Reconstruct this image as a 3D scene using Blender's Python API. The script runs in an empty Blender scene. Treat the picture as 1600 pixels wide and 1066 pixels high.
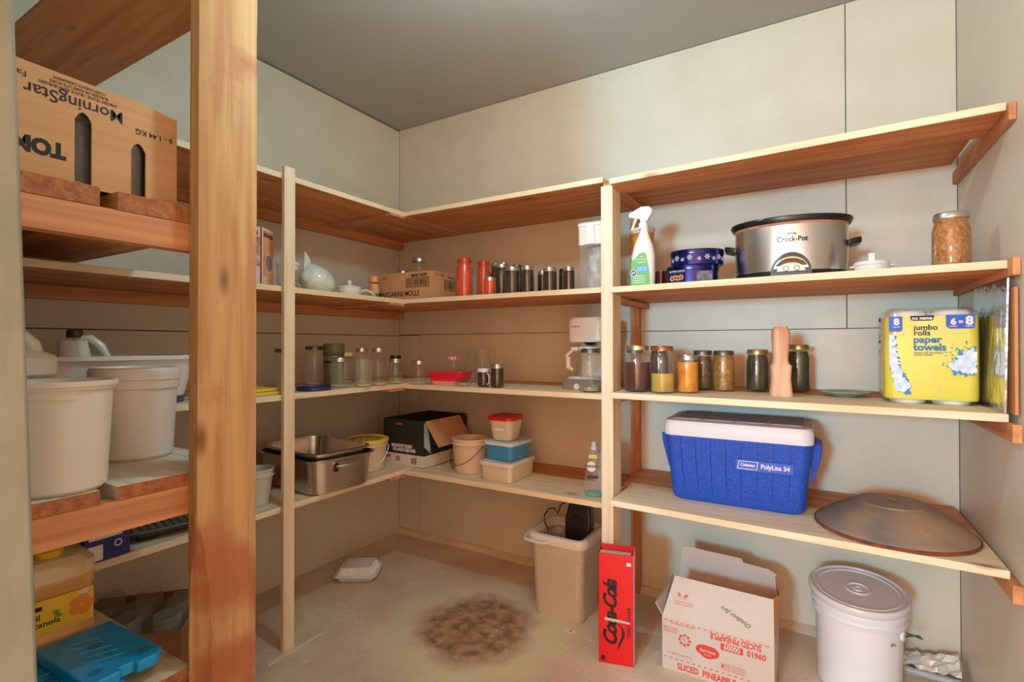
import bpy, math, random
from mathutils import Matrix, Vector, Euler
random.seed(7)
C = bpy.context.scene.collection
PI = math.pi
# ---------------------------------------------------------------- camera
cam_d = bpy.data.cameras.new('camera'); cam = bpy.data.objects.new('camera', cam_d); C.objects.link(cam)
bpy.context.scene.camera = cam
cam_d.sensor_width = 36.0; cam_d.lens = 797.36 * 36 / 1600; cam_d.clip_start = 0.02
_a, _b, _c = map(math.radians, (30.6252, 0.4565, -0.0578))
_f = Vector((-math.sin(_a)*math.cos(_b), math.cos(_a)*math.cos(_b), math.sin(_b)))
_r = Vector((math.cos(_a), math.sin(_a), 0)); _u = _r.cross(_f)
_r2 = _r*math.cos(_c) + _u*math.sin(_c); _u2 = -_r*math.sin(_c) + _u*math.cos(_c)
cam.matrix_world = Matrix(((_r2.x, _u2.x, -_f.x, 2.1387), (_r2.y, _u2.y, -_f.y, -2.2874), (_r2.z, _u2.z, -_f.z, 1.1107), (0, 0, 0, 1)))
# ---------------------------------------------------------------- light
sc = bpy.context.scene
sc.view_settings.view_transform = 'Standard'; sc.view_settings.look = 'None'
sc.view_settings.gamma = 1.0; sc.view_settings.use_curve_mapping = False
sc.view_settings.exposure = 0.0
w = bpy.data.worlds.new('world'); sc.world = w; w.use_nodes = True
w.node_tree.nodes['Background'].inputs[0].default_value = (1.0, 0.45, 0.20, 1)
w.node_tree.nodes['Background'].inputs[1].default_value = 5.7  # warm ambient fill, added to lift the shaded walls
def lamp(name, kind, loc, power, col, size=0.1, target=None, size_y=None):
    l = bpy.data.lights.new(name, kind); o = bpy.data.objects.new(name, l); C.objects.link(o)
    o.location = loc; l.energy = power; l.color = col
    if kind == 'AREA':
        l.size = size
        if size_y: l.shape = 'RECTANGLE'; l.size_y = size_y
        o.rotation_euler = (Vector(target)-Vector(loc)).to_track_quat('-Z', 'Y').to_euler()
    else: l.shadow_soft_size = size
    return o
lamp('ceiling_bulb_light', 'POINT', (1.40, -1.22, 2.08), 17, (0.60, 0.90, 1.0), 0.05)
lamp('hallway_light', 'AREA', (1.62, -4.6, 1.35), 98, (0.25, 0.74, 1.0), 0.35, (2.0, 0, 0.8))

# ---------------------------------------------------------------- materials
def S(r, g, b):
    f = lambda v: (v/255/12.92) if v/255 <= 0.04045 else ((v/255+0.055)/1.055)**2.4
    return (f(r), f(g), f(b), 1)
def M(name, col, rough=0.5, metal=0.0, var=None, scale=8, stretch=(1,1,1), amt=1.0, bump=0.0, bscale=None, coat=0.0, alpha=None, sss=0, trans=0):
    m = bpy.data.materials.new(name); m.use_nodes = True; nt = m.node_tree
    b = nt.nodes['Principled BSDF']
    b.inputs['Base Color'].default_value = col; b.inputs['Roughness'].default_value = rough; b.inputs['Metallic'].default_value = metal
    b.inputs['Coat Weight'].default_value = coat
    if trans: b.inputs['Transmission Weight'].default_value = trans
    if alpha is not None: b.inputs['Alpha'].default_value = alpha
    if var is not None or bump:
        tc = nt.nodes.new('ShaderNodeTexCoord'); mp = nt.nodes.new('ShaderNodeMapping'); mp.inputs['Scale'].default_value = stretch
        nt.links.new(tc.outputs['Object'], mp.inputs['Vector'])
        if var is not None:
            n = nt.nodes.new('ShaderNodeTexNoise'); n.inputs['Scale'].default_value = scale; n.inputs['Detail'].default_value = 5
            r = nt.nodes.new('ShaderNodeValToRGB'); r.color_ramp.elements[0].position = 0.5-0.2/amt*1.0; r.color_ramp.elements[1].position = 0.5+0.2/amt
            r.color_ramp.elements[0].color = col; r.color_ramp.elements[1].color = var
            nt.links.new(mp.outputs[0], n.inputs['Vector']); nt.links.new(n.outputs['Fac'], r.inputs[0]); nt.links.new(r.outputs[0], b.inputs['Base Color'])
        if bump:
            n2 = nt.nodes.new('ShaderNodeTexNoise'); n2.inputs['Scale'].default_value = bscale or scale*4; n2.inputs['Detail'].default_value = 4
            bp = nt.nodes.new('ShaderNodeBump'); bp.inputs['Strength'].default_value = bump; bp.inputs['Distance'].default_value = 0.01
            nt.links.new(mp.outputs[0], n2.inputs['Vector']); nt.links.new(n2.outputs['Fac'], bp.inputs['Height']); nt.links.new(bp.outputs[0], b.inputs['Normal'])
    return m
def wood(name, light, dark, axis, knots=True, rough=0.62, knotcol=None, stain=None):
    """pine with grain along one object axis"""
    m = bpy.data.materials.new(name); m.use_nodes = True; nt = m.node_tree; L = nt.links.new
    b = nt.nodes['Principled BSDF']; b.inputs['Roughness'].default_value = rough
    tc = nt.nodes.new('ShaderNodeTexCoord'); mp = nt.nodes.new('ShaderNodeMapping')
    s = [9, 9, 9]; s[axis] = 0.55; mp.inputs['Scale'].default_value = s
    L(tc.outputs['Object'], mp.inputs['Vector'])
    n = nt.nodes.new('ShaderNodeTexNoise'); n.inputs['Scale'].default_value = 3.2; n.inputs['Detail'].default_value = 7; n.inputs['Distortion'].default_value = 0.8
    L(mp.outputs[0], n.inputs['Vector'])
    r = nt.nodes.new('ShaderNodeValToRGB'); e = r.color_ramp.elements
    e[0].position = 0.36; e[0].color = dark; e[1].position = 0.6; e[1].color = light
    L(n.outputs['Fac'], r.inputs[0]); out = r.outputs[0]
    if knots:
        mp2 = nt.nodes.new('ShaderNodeMapping'); s2 = [7, 7, 7]; s2[axis] = 2.6; mp2.inputs['Scale'].default_value = s2
        L(tc.outputs['Object'], mp2.inputs['Vector'])
        v = nt.nodes.new('ShaderNodeTexVoronoi'); v.inputs['Scale'].default_value = 1.0; L(mp2.outputs[0], v.inputs['Vector'])
        k = nt.nodes.new('ShaderNodeValToRGB'); k.color_ramp.elements[0].position = 0.05; k.color_ramp.elements[1].position = 0.13
        k.color_ramp.elements[0].color = (0.8, 0.8, 0.8, 1); k.color_ramp.elements[1].color = (0, 0, 0, 1)
        L(v.outputs['Distance'], k.inputs[0])
        mx = nt.nodes.new('ShaderNodeMix'); mx.data_type = 'RGBA'; mx.inputs[7].default_value = knotcol or S(120, 70, 40)
        L(k.outputs[0], mx.inputs[0]); L(out, mx.inputs[6]); out = mx.outputs[2]
    if stain:
        ns = nt.nodes.new('ShaderNodeTexNoise'); ns.inputs['Scale'].default_value = 5.5; ns.inputs['Detail'].default_value = 6
        L(tc.outputs['Object'], ns.inputs['Vector'])
        sx = nt.nodes.new('ShaderNodeSeparateXYZ'); L(tc.outputs['Object'], sx.inputs[0])
        mr = nt.nodes.new('ShaderNodeMapRange'); mr.inputs[1].default_value = 1.15; mr.inputs[2].default_value = 0.5; mr.inputs[3].default_value = -0.16; mr.inputs[4].default_value = 0.06
        L(sx.outputs[2], mr.inputs[0])
        ad = nt.nodes.new('ShaderNodeMath'); L(ns.outputs['Fac'], ad.inputs[0]); L(mr.outputs[0], ad.inputs[1])
        rr = nt.nodes.new('ShaderNodeValToRGB'); rr.color_ramp.elements[0].position = 0.46; rr.color_ramp.elements[1].position = 0.60
        rr.color_ramp.elements[1].color = (0.75, 0.75, 0.75, 1); L(ad.outputs[0], rr.inputs[0])
        mx = nt.nodes.new('ShaderNodeMix'); mx.data_type = 'RGBA'; mx.inputs[7].default_value = stain
        L(rr.outputs[0], mx.inputs[0]); L(out, mx.inputs[6]); out = mx.outputs[2]
    L(out, b.inputs['Base Color'])
    bp = nt.nodes.new('ShaderNodeBump'); bp.inputs['Strength'].default_value = 0.15; bp.inputs['Distance'].default_value = 0.004
    L(n.outputs['Fac'], bp.inputs['Height']); L(bp.outputs[0], b.inputs['Normal'])
    return m
def glass(name, tint=(0.96, 0.97, 0.95, 1), haze=0.025, hazecol=(0.9, 0.9, 0.86, 1), rough=0.03):
    """thin clear glass or plastic: see-through, glossy at grazing angles, a little milky"""
    m = bpy.data.materials.new(name); m.use_nodes = True; nt = m.node_tree; L = nt.links.new
    for n in list(nt.nodes):
        if n.type != 'OUTPUT_MATERIAL': nt.nodes.remove(n)
    out = [n for n in nt.nodes if n.type == 'OUTPUT_MATERIAL'][0]
    t = nt.nodes.new('ShaderNodeBsdfTransparent'); t.inputs[0].default_value = tint
    g = nt.nodes.new('ShaderNodeBsdfGlossy'); g.inputs['Roughness'].default_value = rough
    d = nt.nodes.new('ShaderNodeBsdfDiffuse'); d.inputs[0].default_value = hazecol
    lw = nt.nodes.new('ShaderNodeLayerWeight'); lw.inputs[0].default_value = 0.5
    pw = nt.nodes.new('ShaderNodeMath'); pw.operation = 'POWER'; L(lw.outputs['Facing'], pw.inputs[0]); pw.inputs[1].default_value = 3.0
    ma = nt.nodes.new('ShaderNodeMath'); ma.operation = 'MULTIPLY_ADD'; L(pw.outputs[0], ma.inputs[0]); ma.inputs[1].default_value = 0.38; ma.inputs[2].default_value = 0.035
    ge = nt.nodes.new('ShaderNodeNewGeometry'); iv = nt.nodes.new('ShaderNodeMath'); iv.operation = 'MULTIPLY_ADD'; L(ge.outputs['Backfacing'], iv.inputs[0]); iv.inputs[1].default_value = -0.7; iv.inputs[2].default_value = 1.0
    fr = nt.nodes.new('ShaderNodeMath'); fr.operation = 'MULTIPLY'; L(ma.outputs[0], fr.inputs[0]); L(iv.outputs[0], fr.inputs[1])
    a = nt.nodes.new('ShaderNodeMixShader'); a.inputs[0].default_value = haze; L(t.outputs[0], a.inputs[1]); L(d.outputs[0], a.inputs[2])
    b = nt.nodes.new('ShaderNodeMixShader'); L(fr.outputs[0], b.inputs[0]); L(a.outputs[0], b.inputs[1]); L(g.outputs[0], b.inputs[2])
    L(b.outputs[0], out.inputs[0]); return m
def concrete():
    m = bpy.data.materials.new('concrete'); m.use_nodes = True; nt = m.node_tree; L = nt.links.new
    b = nt.nodes['Principled BSDF']; b.inputs['Roughness'].default_value = 0.72
    tc = nt.nodes.new('ShaderNodeTexCoord')
    def noise(s, d=6):
        n = nt.nodes.new('ShaderNodeTexNoise'); n.inputs['Scale'].default_value = s; n.inputs['Detail'].default_value = d
        L(tc.outputs['Object'], n.inputs['Vector']); return n
    def ramp(src, stops):
        r = nt.nodes.new('ShaderNodeValToRGB'); e = r.color_ramp.elements
        while len(e) < len(stops): e.new(0.5)
        for i, (p, c) in enumerate(stops): e[i].position = p; e[i].color = c
        L(src, r.inputs[0]); return r.outputs[0]
    def mix(f, a, c):
        x = nt.nodes.new('ShaderNodeMix'); x.data_type = 'RGBA'; L(f, x.inputs[0])
        (L(a, x.inputs[6]) if not isinstance(a, tuple) else setattr(x.inputs[6], 'default_value', a))
        (L(c, x.inputs[7]) if not isinstance(c, tuple) else setattr(x.inputs[7], 'default_value', c)); return x.outputs[2]
    base = ramp(noise(3.0).outputs['Fac'], [(0.35, S(206, 186, 162)), (0.65, S(232, 216, 192))])
    fine = ramp(noise(60, 3).outputs['Fac'], [(0.35, (0.25, 0.25, 0.25, 1)), (0.5, (0, 0, 0, 1))])
    base = mix(fine, base, S(180, 160, 136))
    mp = nt.nodes.new('ShaderNodeMapping'); mp.inputs['Location'].default_value = (-0.98, 0.62, 0); L(tc.outputs['Object'], mp.inputs['Vector'])
    nz = noise(7); ad = nt.nodes.new('ShaderNodeVectorMath'); ad.operation = 'SCALE'
    ln = nt.nodes.new('ShaderNodeVectorMath'); ln.operation = 'LENGTH'; L(mp.outputs[0], ln.inputs[0])
    w1 = nt.nodes.new('ShaderNodeMath'); w1.operation = 'MULTIPLY_ADD'; L(nz.outputs['Fac'], w1.inputs[0]); w1.inputs[1].default_value = 0.14; L(ln.outputs['Value'], w1.inputs[2])
    ring = ramp(w1.outputs[0], [(0.0, (0, 0, 0, 1)), (0.31, (0.3, 0.3, 0.3, 1)), (0.36, (0.75, 0.75, 0.75, 1)), (0.50, (0, 0, 0, 1))])
    base = mix(ring, base, S(226, 222, 186))
    spot = ramp(w1.outputs[0], [(0.25, (0.9, 0.9, 0.9, 1)), (0.335, (0, 0, 0, 1))])
    blot = ramp(noise(22, 8).outputs['Fac'], [(0.38, S(128, 88, 64)), (0.62, S(190, 156, 118))])
    base = mix(spot, base, blot)
    sp = ramp(noise(34, 2).outputs['Fac'], [(0.70, (0, 0, 0, 1)), (0.74, (1, 1, 1, 1))])
    base = mix(sp, base, S(222, 214, 200))
    L(base, b.inputs['Base Color'])
    bp = nt.nodes.new('ShaderNodeBump'); bp.inputs['Strength'].default_value = 0.25; bp.inputs['Distance'].default_value = 0.006
    L(noise(25).outputs['Fac'], bp.inputs['Height']); L(bp.outputs[0], b.inputs['Normal'])
    return m
PINE = [wood('pine_%d' % k, S(238, 220, 190), S(226, 198, 162), k) for k in range(3)]
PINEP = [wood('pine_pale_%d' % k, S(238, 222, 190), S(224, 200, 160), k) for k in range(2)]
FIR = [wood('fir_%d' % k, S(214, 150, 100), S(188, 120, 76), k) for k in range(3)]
UNDER = [wood('shaded_pine_%d' % k, S(222, 150, 92), S(196, 118, 66), k) for k in range(2)]  # shelf undersides: warm bounced shade painted in as more orange wood
RAW = wood('raw_spruce', S(205, 165, 112), S(184, 136, 88), 2, True, 0.7, S(120, 74, 44), S(172, 92, 62))
ENDG = M('end_grain', S(150, 88, 52), 0.8, var=S(190, 122, 76), scale=60, bump=0.5, bscale=120)
WALL = M('painted_drywall', S(222, 216, 198), 0.38, var=S(214, 206, 186), scale=5, bump=0.10, bscale=160)
def mildew(m):
    nt = m.node_tree; L = nt.links.new; b = nt.nodes['Principled BSDF']; src = b.inputs['Base Color'].links[0].from_socket
    tc = nt.nodes.new('ShaderNodeTexCoord'); sx = nt.nodes.new('ShaderNodeSeparateXYZ'); L(tc.outputs['Object'], sx.inputs[0])
    n = nt.nodes.new('ShaderNodeTexNoise'); n.inputs['Scale'].default_value = 70; n.inputs['Detail'].default_value = 3; L(tc.outputs['Object'], n.inputs['Vector'])
    n2 = nt.nodes.new('ShaderNodeTexNoise'); n2.inputs['Scale'].default_value = 3.2; L(tc.outputs['Object'], n2.inputs['Vector'])
    mr = nt.nodes.new('ShaderNodeMapRange'); L(sx.outputs[2], mr.inputs[0]); mr.inputs[1].default_value = 0.0; mr.inputs[2].default_value = 0.42; mr.inputs[3].default_value = 0.20; mr.inputs[4].default_value = -0.10
    a = nt.nodes.new('ShaderNodeMath'); L(n.outputs['Fac'], a.inputs[0]); L(mr.outputs[0], a.inputs[1])
    c = nt.nodes.new('ShaderNodeMath'); c.operation = 'MULTIPLY_ADD'; L(n2.outputs['Fac'], c.inputs[0]); c.inputs[1].default_value = 0.5; L(a.outputs[0], c.inputs[2])
    r = nt.nodes.new('ShaderNodeValToRGB'); r.color_ramp.elements[0].position = 1.0; r.color_ramp.elements[1].position = 1.14; r.color_ramp.elements[1].color = (.7, .7, .7, 1); L(c.outputs[0], r.inputs[0])
    x = nt.nodes.new('ShaderNodeMix'); x.data_type = 'RGBA'; L(r.outputs[0], x.inputs[0]); L(src, x.inputs[6]); x.inputs[7].default_value = S(96, 76, 48); L(x.outputs[2], b.inputs['Base Color'])
mildew(WALL)
SEAM = M('seam_gap', S(90, 74, 58), 0.9)
CEIL = M('ceiling_paint', S(178, 178, 172), 0.75, var=S(172, 171, 164), scale=1.2)
FLOOR = concrete()
JAMB = M('weathered_jamb_paint', S(104, 116, 102), 0.6, var=S(136, 140, 130), scale=9, stretch=(1, 1, .6), bump=0.1)
GLASS = glass('jar_glass'); GLASSG = glass('jar_glass_ribbed', haze=0.08)
GBASE = glass('glass_base_highlight', haze=.55, hazecol=S(226, 216, 180))  # cream haze painted in as the highlight of a thick base
PLCLEAR = glass('clear_plastic', haze=0.10, rough=0.1)
TIN = M('zinc_lid', S(196, 196, 192), 0.32, 0.9); TIND = M('dark_zinc_lid', S(120, 116, 108), 0.4, 0.8)
GOLDL = M('brass_lid', S(196, 170, 120), 0.35, 0.85)
STEEL = M('stainless_steel', S(206, 198, 188), 0.27, 1.0, bump=0.02, bscale=30)
BRUSH = M('brushed_steel', S(208, 204, 200), 0.28, 1.0)
WHITE = M('white_plastic', S(232, 230, 224), 0.35); WHITE2 = M('offwhite_plastic', S(222, 214, 200), 0.4)
BLACK = M('black_plastic', S(26, 24, 24), 0.3); INK = M('black_ink', S(34, 28, 26), 0.7)
RED = M('red_plastic', S(204, 34, 30), 0.3)
KRAFT = M('kraft_cardboard', S(206, 158, 112), 0.85, var=S(196, 148, 102), scale=3, stretch=(1, 1, 30))
KRAFTD = M('kraft_cardboard_inside', S(178, 122, 78), 0.9)
PAPER = M('white_paper', S(236, 234, 228), 0.6)
# ---------------------------------------------------------------- mesh tools
class MB:
    def __init__(s): s.v = []; s.f = []; s.m = []
    def add(s, v, f, mi=0, T=None):
        o = len(s.v)
        s.v += [tuple(T @ Vector(p)) if T is not None else tuple(p) for p in v]
        s.f += [tuple(i+o for i in q) for q in f]; s.m += [mi]*len(f); return s
    def box(s, x0, x1, y0, y1, z0, z1, mi=0, T=None):
        v = [(x0,y0,z0),(x1,y0,z0),(x1,y1,z0),(x0,y1,z0),(x0,y0,z1),(x1,y0,z1),(x1,y1,z1),(x0,y1,z1)]
        return s.add(v, [(0,3,2,1),(4,5,6,7),(0,1,5,4),(1,2,6,5),(2,3,7,6),(3,0,4,7)], mi, T)
    def loft(s, rings, cap0=True, cap1=True, mi=0, T=None, close=True):
        n = len(rings[0]); v = [p for r in rings for p in r]; f = []
        for i in range(len(rings)-1):
            for j in range(n if close else n-1):
                k = (j+1) % n; f.append((i*n+j, i*n+k, (i+1)*n+k, (i+1)*n+j))
        if cap0: f.append(tuple(range(n-1, -1, -1)))
        if cap1: f.append(tuple((len(rings)-1)*n+j for j in range(n)))
        return s.add(v, f, mi, T)
    def lathe(s, prof, seg=32, mi=0, T=None, cap0=True, cap1=True):
        return s.loft([[(r*math.cos(2*PI*j/seg), r*math.sin(2*PI*j/seg), z) for j in range(seg)] for r, z in prof], cap0, cap1, mi, T)
    def prism(s, pts, z0, z1, mi=0, T=None):
        return s.loft([[(x, y, z0) for x, y in pts], [(x, y, z1) for x, y in pts]], True, True, mi, T)
    def tube(s, pts, r, seg=8, mi=0, T=None, close=False):
        pts = [Vector(p) for p in pts]; rings = []
        for i, p in enumerate(pts):
            a = pts[max(i-1, 0)]; b = pts[min(i+1, len(pts)-1)]; d = (b-a).normalized() if (b-a).length > 1e-9 else Vector((0,0,1))
            u = d.cross(Vector((0.13, 0.2, 0.97))); u = u.normalized() if u.length > .05 else d.cross(Vector((1,0,0))).normalized()
            w_ = d.cross(u); rr = r[i] if isinstance(r, (list, tuple)) else r
            rings.append([tuple(p + u*rr*math.cos(2*PI*k/seg) + w_*rr*math.sin(2*PI*k/seg)) for k in range(seg)])
        return s.loft(rings, True, True, mi, T)
    def quad(s, *p, mi=0, T=None): return s.add(list(p), [tuple(range(len(p)))], mi, T)
def rr(wd, dp, r, z, n=5, cx=0, cy=0):
    r = min(r, wd/2-1e-4, dp/2-1e-4); out = []
    for sx, sy, a0 in ((1,1,0),(-1,1,90),(-1,-1,180),(1,-1,270)):
        for k in range(n+1):
            a = math.radians(a0+90*k/n); out.append((cx+sx*(wd/2-r)+r*math.cos(a), cy+sy*(dp/2-r)+r*math.sin(a), z))
    return out
def ell(a, b, z, n=40, cx=0, cy=0, p=2.0):
    o = []
    for k in range(n):
        t = 2*PI*k/n; c, s_ = math.cos(t), math.sin(t)
        o.append((cx+a*math.copysign(abs(c)**(2/p), c), cy+b*math.copysign(abs(s_)**(2/p), s_), z))
    return o
def obj(name, mb, mats, parent=None, loc=(0,0,0), rot=(0,0,0), smooth=True, bevel=0, angle=35, solid=0):
    me = bpy.data.meshes.new(name); me.from_pydata(mb.v, [], mb.f); me.validate()
    if not isinstance(mats, (list, tuple)): mats = [mats]
    for m in mats: me.materials.append(m)
    if len(me.polygons) == len(mb.m): me.polygons.foreach_set('material_index', mb.m)
    if smooth:
        me.shade_smooth(); me.set_sharp_from_angle(angle=math.radians(angle))
    me.update()
    o = bpy.data.objects.new(name, me); C.objects.link(o); o.location = loc; o.rotation_euler = rot
    if parent: o.parent = parent
    if solid:
        md = o.modifiers.new('solid', 'SOLIDIFY'); md.thickness = solid; md.offset = -1
    if bevel:
        md = o.modifiers.new('bevel', 'BEVEL'); md.width = bevel; md.segments = 2; md.limit_method = 'ANGLE'; md.harden_normals = True
    return o
def tag(o, label, cat, group=None):
    o['label'] = label; o['category'] = cat
    if group: o['group'] = group
    return o
def thing(name, label, cat, loc=(0,0,0), rz=0, group=None):
    o = bpy.data.objects.new(name, None); C.objects.link(o); o.empty_display_size = 0.05
    o.location = loc; o.rotation_euler = (0, 0, math.radians(rz)); return tag(o, label, cat, group)
def struct(name, mb, m, **k):
    o = obj(name, mb, m, **k); o['kind'] = 'structure'; return o
FACE = {'-Y': Matrix.Rotation(PI/2, 4, 'X'), '+Z': Matrix.Identity(4), '+X': Matrix.Rotation(PI/2, 4, 'Z') @ Matrix.Rotation(PI/2, 4, 'X'),
        '-X': Matrix.Rotation(-PI/2, 4, 'Z') @ Matrix.Rotation(PI/2, 4, 'X')}
def text(parent, body, size, loc, mat, face='-Y', spin=0, align='CENTER', wrap=0, name='lettering', sx=1.0, bold=0, shear=0, rot=None, spacing=1.0):
    cu = bpy.data.curves.new('t', 'FONT'); cu.body = body; cu.size = size; cu.align_x = align; cu.align_y = 'CENTER'
    cu.offset = bold*size*0.03; cu.shear = shear; cu.space_character = spacing; cu.resolution_u = 3
    if not wrap: cu.extrude = 0.0002
    t = bpy.data.objects.new('t', cu); me = bpy.data.meshes.new_from_object(t); me.name = name
    bpy.data.objects.remove(t); bpy.data.curves.remove(cu)
    R = Matrix.Rotation(math.radians(spin), 4, 'Z') @ Matrix.Diagonal((sx, 1, 1, 1)); me.transform(R)
    if wrap:
        for v in me.vertices:
            a = v.co.x/wrap; v.co = Vector((wrap*math.sin(a), v.co.y, wrap*math.cos(a)-wrap))
    me.transform(FACE[face]); me.materials.clear(); me.materials.append(mat)
    o = bpy.data.objects.new(name, me); C.objects.link(o); o.location = loc; o.parent = parent
    if rot: o.rotation_euler = rot
    return o
def deco(parent, name, pts2, loc, mat, face='-Y', wrap=0, th=0.0003, label=None):
    """flat printed shape (list of 2-D polygons) lying on a face"""
    mb = MB()
    for ii, poly in enumerate(pts2 if isinstance(pts2[0][0], (list, tuple)) else [pts2]):
        th += 8e-6
        if wrap:
            mb.add([(wrap*math.sin(x/wrap), y, wrap*math.cos(x/wrap)-wrap+th) for x, y in poly], [tuple(range(len(poly)))])
        else: mb.prism(poly, 0, th)
    o = obj(name, mb, mat, parent, smooth=False); o.data.transform(FACE[face]); o.location = loc
    if label: o['label'] = label
    return o
def sub(o, p):
    o.parent = p; o.location = Vector(o.location)-Vector(p.location); return o
def rect(x0, x1, y0, y1, n=1):
    return [(x0+(x1-x0)*k/n, y0) for k in range(n+1)] + [(x0+(x1-x0)*k/n, y1) for k in range(n, -1, -1)]
def strips(x0, x1, y0, y1, n):   # wrapped rectangle as a row of quads
    return [rect(x0+(x1-x0)*k/n, x0+(x1-x0)*(k+1)/n, y0, y1) for k in range(n)]
def circ(cx, cy, r, n=20, ry=None): return [(cx+r*math.cos(2*PI*k/n), cy+(ry or r)*math.sin(2*PI*k/n)) for k in range(n)]
def ringp(cx, cy, r, w_, n=24):
    return [[(cx+q*math.cos(2*PI*k/n), cy+q*math.sin(2*PI*k/n)) for q, k in ((r, j), (r, j+1), (r-w_, j+1), (r-w_, j))] for j in range(n)]
def bars(x0, x1, y0, y1, n, seed=1):
    rnd = random.Random(seed); out = []; x = x0; step = (x1-x0)/n
    for k in range(n): out.append(rect(x, x+step*rnd.uniform(0.3, 0.75), y0, y1)); x += step
    return out
def frame(x0, x1, y0, y1, t): return [rect(x0, x1, y0, y0+t), rect(x0, x1, y1-t, y1), rect(x0, x0+t, y0, y1), rect(x1-t, x1, y0, y1)]

# ================================================================ THE ROOM
W = 2.566; H = 2.40
mb = MB().box(-0.3, 3.6, -6.0, 0.3, -0.1, 0.0); struct('floor', mb, FLOOR, smooth=False)
mb = MB().box(-0.3, 3.6, -3.2, 0.3, H, H+0.1)
struct('ceiling', mb, CEIL, smooth=False)
mb = MB(); g = 0.0016                                   # back wall: board panels over a dark gap
for x0, x1, z0, z1 in ((0, .163, -.02, 1.168), (.163, W, -.02, 1.172), (0, 2.245, 1.172, H-.001), (2.245, W, 1.172, H-.001)):
    mb.box(x0+g, x1-g, 0.0, 0.012, z0+g, z1-g)
mb.box(-0.05, 3.0, 0.014, 0.2, -.02, H, 1); struct('wall_back', mb, [WALL, SEAM], smooth=False)
mb = MB()
for y0, y1, z0, z1 in ((-2.1, -0.001, -.02, 1.166), (-2.1, -0.001, 1.166, H-.006)): mb.box(-.012, 0, y0, y1, z0+g*1.3, z1-g*1.3)
mb.box(-.2, -.014, -2.3, 0.02, -.02, H, 1); struct('wall_left', mb, [WALL, SEAM], smooth=False)
mb = MB().box(W, W+.012, -3.2, -0.002, -.02, H-.001).box(W+.014, W+.2, -3.2, .2, -.02, H, 1)
struct('wall_right', mb, [WALL, SEAM], smooth=False)
mb = MB().box(-.2, 1.20, -2.26, -2.12, -.02, H); struct('wall_front', mb, WALL, smooth=False)
mb = MB().add([(1.20,-2.27,0),(1.60,-2.27,0),(1.60,-2.10,0),(1.20,-2.10,0),(1.0,-2.27,H),(1.338,-2.27,H),(1.338,-2.10,H),(1.0,-2.10,H)],
              [(0,3,2,1),(4,5,6,7),(0,1,5,4),(1,2,6,5),(2,3,7,6),(3,0,4,7)])
struct('trim_1', mb, JAMB, smooth=False, bevel=0.004)
# low concrete ledge along the back wall, crumbling at the corners
mb = MB().loft([[(x, -0.004-0.02-0.006*math.sin(x*9), 0), (x, -0.014, 0.022+0.006*math.sin(x*14)), (x, 0.0, 0.03), (x, 0, 0)] for x in [W*k/40 for k in range(41)]])
struct('baseboard_back', mb, FLOOR)

# ================================================================ SHELVING
def board(name, parent, x0, x1, y0, y1, z0, z1, mat, end=None, bevel=0.0015):
    mb = MB().box(x0, x1, y0, y1, z0, z1)
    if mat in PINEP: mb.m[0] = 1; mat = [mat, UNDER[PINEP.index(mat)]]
    return obj(name, mb, mat, parent, smooth=False, bevel=bevel)
T = 0.021
back = thing('shelving_unit', 'four level pine shelving nailed along the long back wall', 'shelving', (0, 0, 0))
def skew(parent, x0, x1, yL, yR, yb, z0, z1, mat):
    mb = MB().add([(x0,yL,z0),(x1,yR,z0),(x1,yb,z0),(x0,yb,z0),(x0,yL,z1),(x1,yR,z1),(x1,yb,z1),(x0,yb,z1)], [(0,3,2,1),(4,5,6,7),(0,1,5,4),(1,2,6,5),(2,3,7,6),(3,0,4,7)])
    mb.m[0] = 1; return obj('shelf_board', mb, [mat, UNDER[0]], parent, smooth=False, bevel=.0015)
for zt, dseam, zr in ((1.743, .28, 0), (1.3285, .215, 0), (.926, .20, 0), (.519, .20, 0)):
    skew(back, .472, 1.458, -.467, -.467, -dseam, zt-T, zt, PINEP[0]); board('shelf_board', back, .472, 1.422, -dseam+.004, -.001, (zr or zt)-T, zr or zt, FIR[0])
for zt, dseam, zr in ((1.711, .39, 1.754), (1.3194, .27, 0), (.940, .27, 0), (.555, .27, 0)):
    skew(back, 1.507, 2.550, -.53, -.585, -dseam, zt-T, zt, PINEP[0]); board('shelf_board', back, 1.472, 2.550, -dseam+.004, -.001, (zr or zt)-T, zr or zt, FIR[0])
board('post', back, 1.459, 1.504, -.49, -.40, 0.0, 1.70, PINE[2])
board('wall_stud', back, 1.425, 1.465, -.036, -.001, 0.0, 1.72, FIR[2])
for z in (1.686, 1.272, .892, .505): board('cleat', back, 1.466, 1.5035, -.399 if z < 1.6 else -.486, -.001, z, z+.022 if z < 1.6 else z+.024, FIR[1])
for z0, z1, yf, xx in ((1.660, 1.703, -.60, 2.5505), (1.278, 1.322, -.62, 2.5505), (.874, .9185, -.622, 2.547), (.490, .5335, -.622, 2.545)):
    board('cleat', back, xx, W-.001, yf, -.01, z0, z1, FIR[1])
left = thing('shelving_unit', 'four level pine shelving nailed along the left wall behind the rough post', 'shelving', (0, 0, 0))
for zt, ds, ya in ((1.741, .24, -1.95), (1.327, .24, -1.95), (.93, .24, -1.95), (.523, .24, -1.69)):
    dl = .470
    for y0, y1 in ((ya, -1.075), (-1.075, -.001)):
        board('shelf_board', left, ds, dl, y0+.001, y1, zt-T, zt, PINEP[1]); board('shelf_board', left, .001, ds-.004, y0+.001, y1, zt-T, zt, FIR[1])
    board('ledger', left, .001, .038, ya, -.001, zt-T-.045, zt-T-.0005, FIR[1])
    board('support_strip', left, .05, dl+.004, -.565, -.472, zt-T-.012, zt-T-.0005, FIR[0])
board('post', left, .4712, .488, -1.118, -1.073, 0.0, 1.765, PINE[2])
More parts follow.
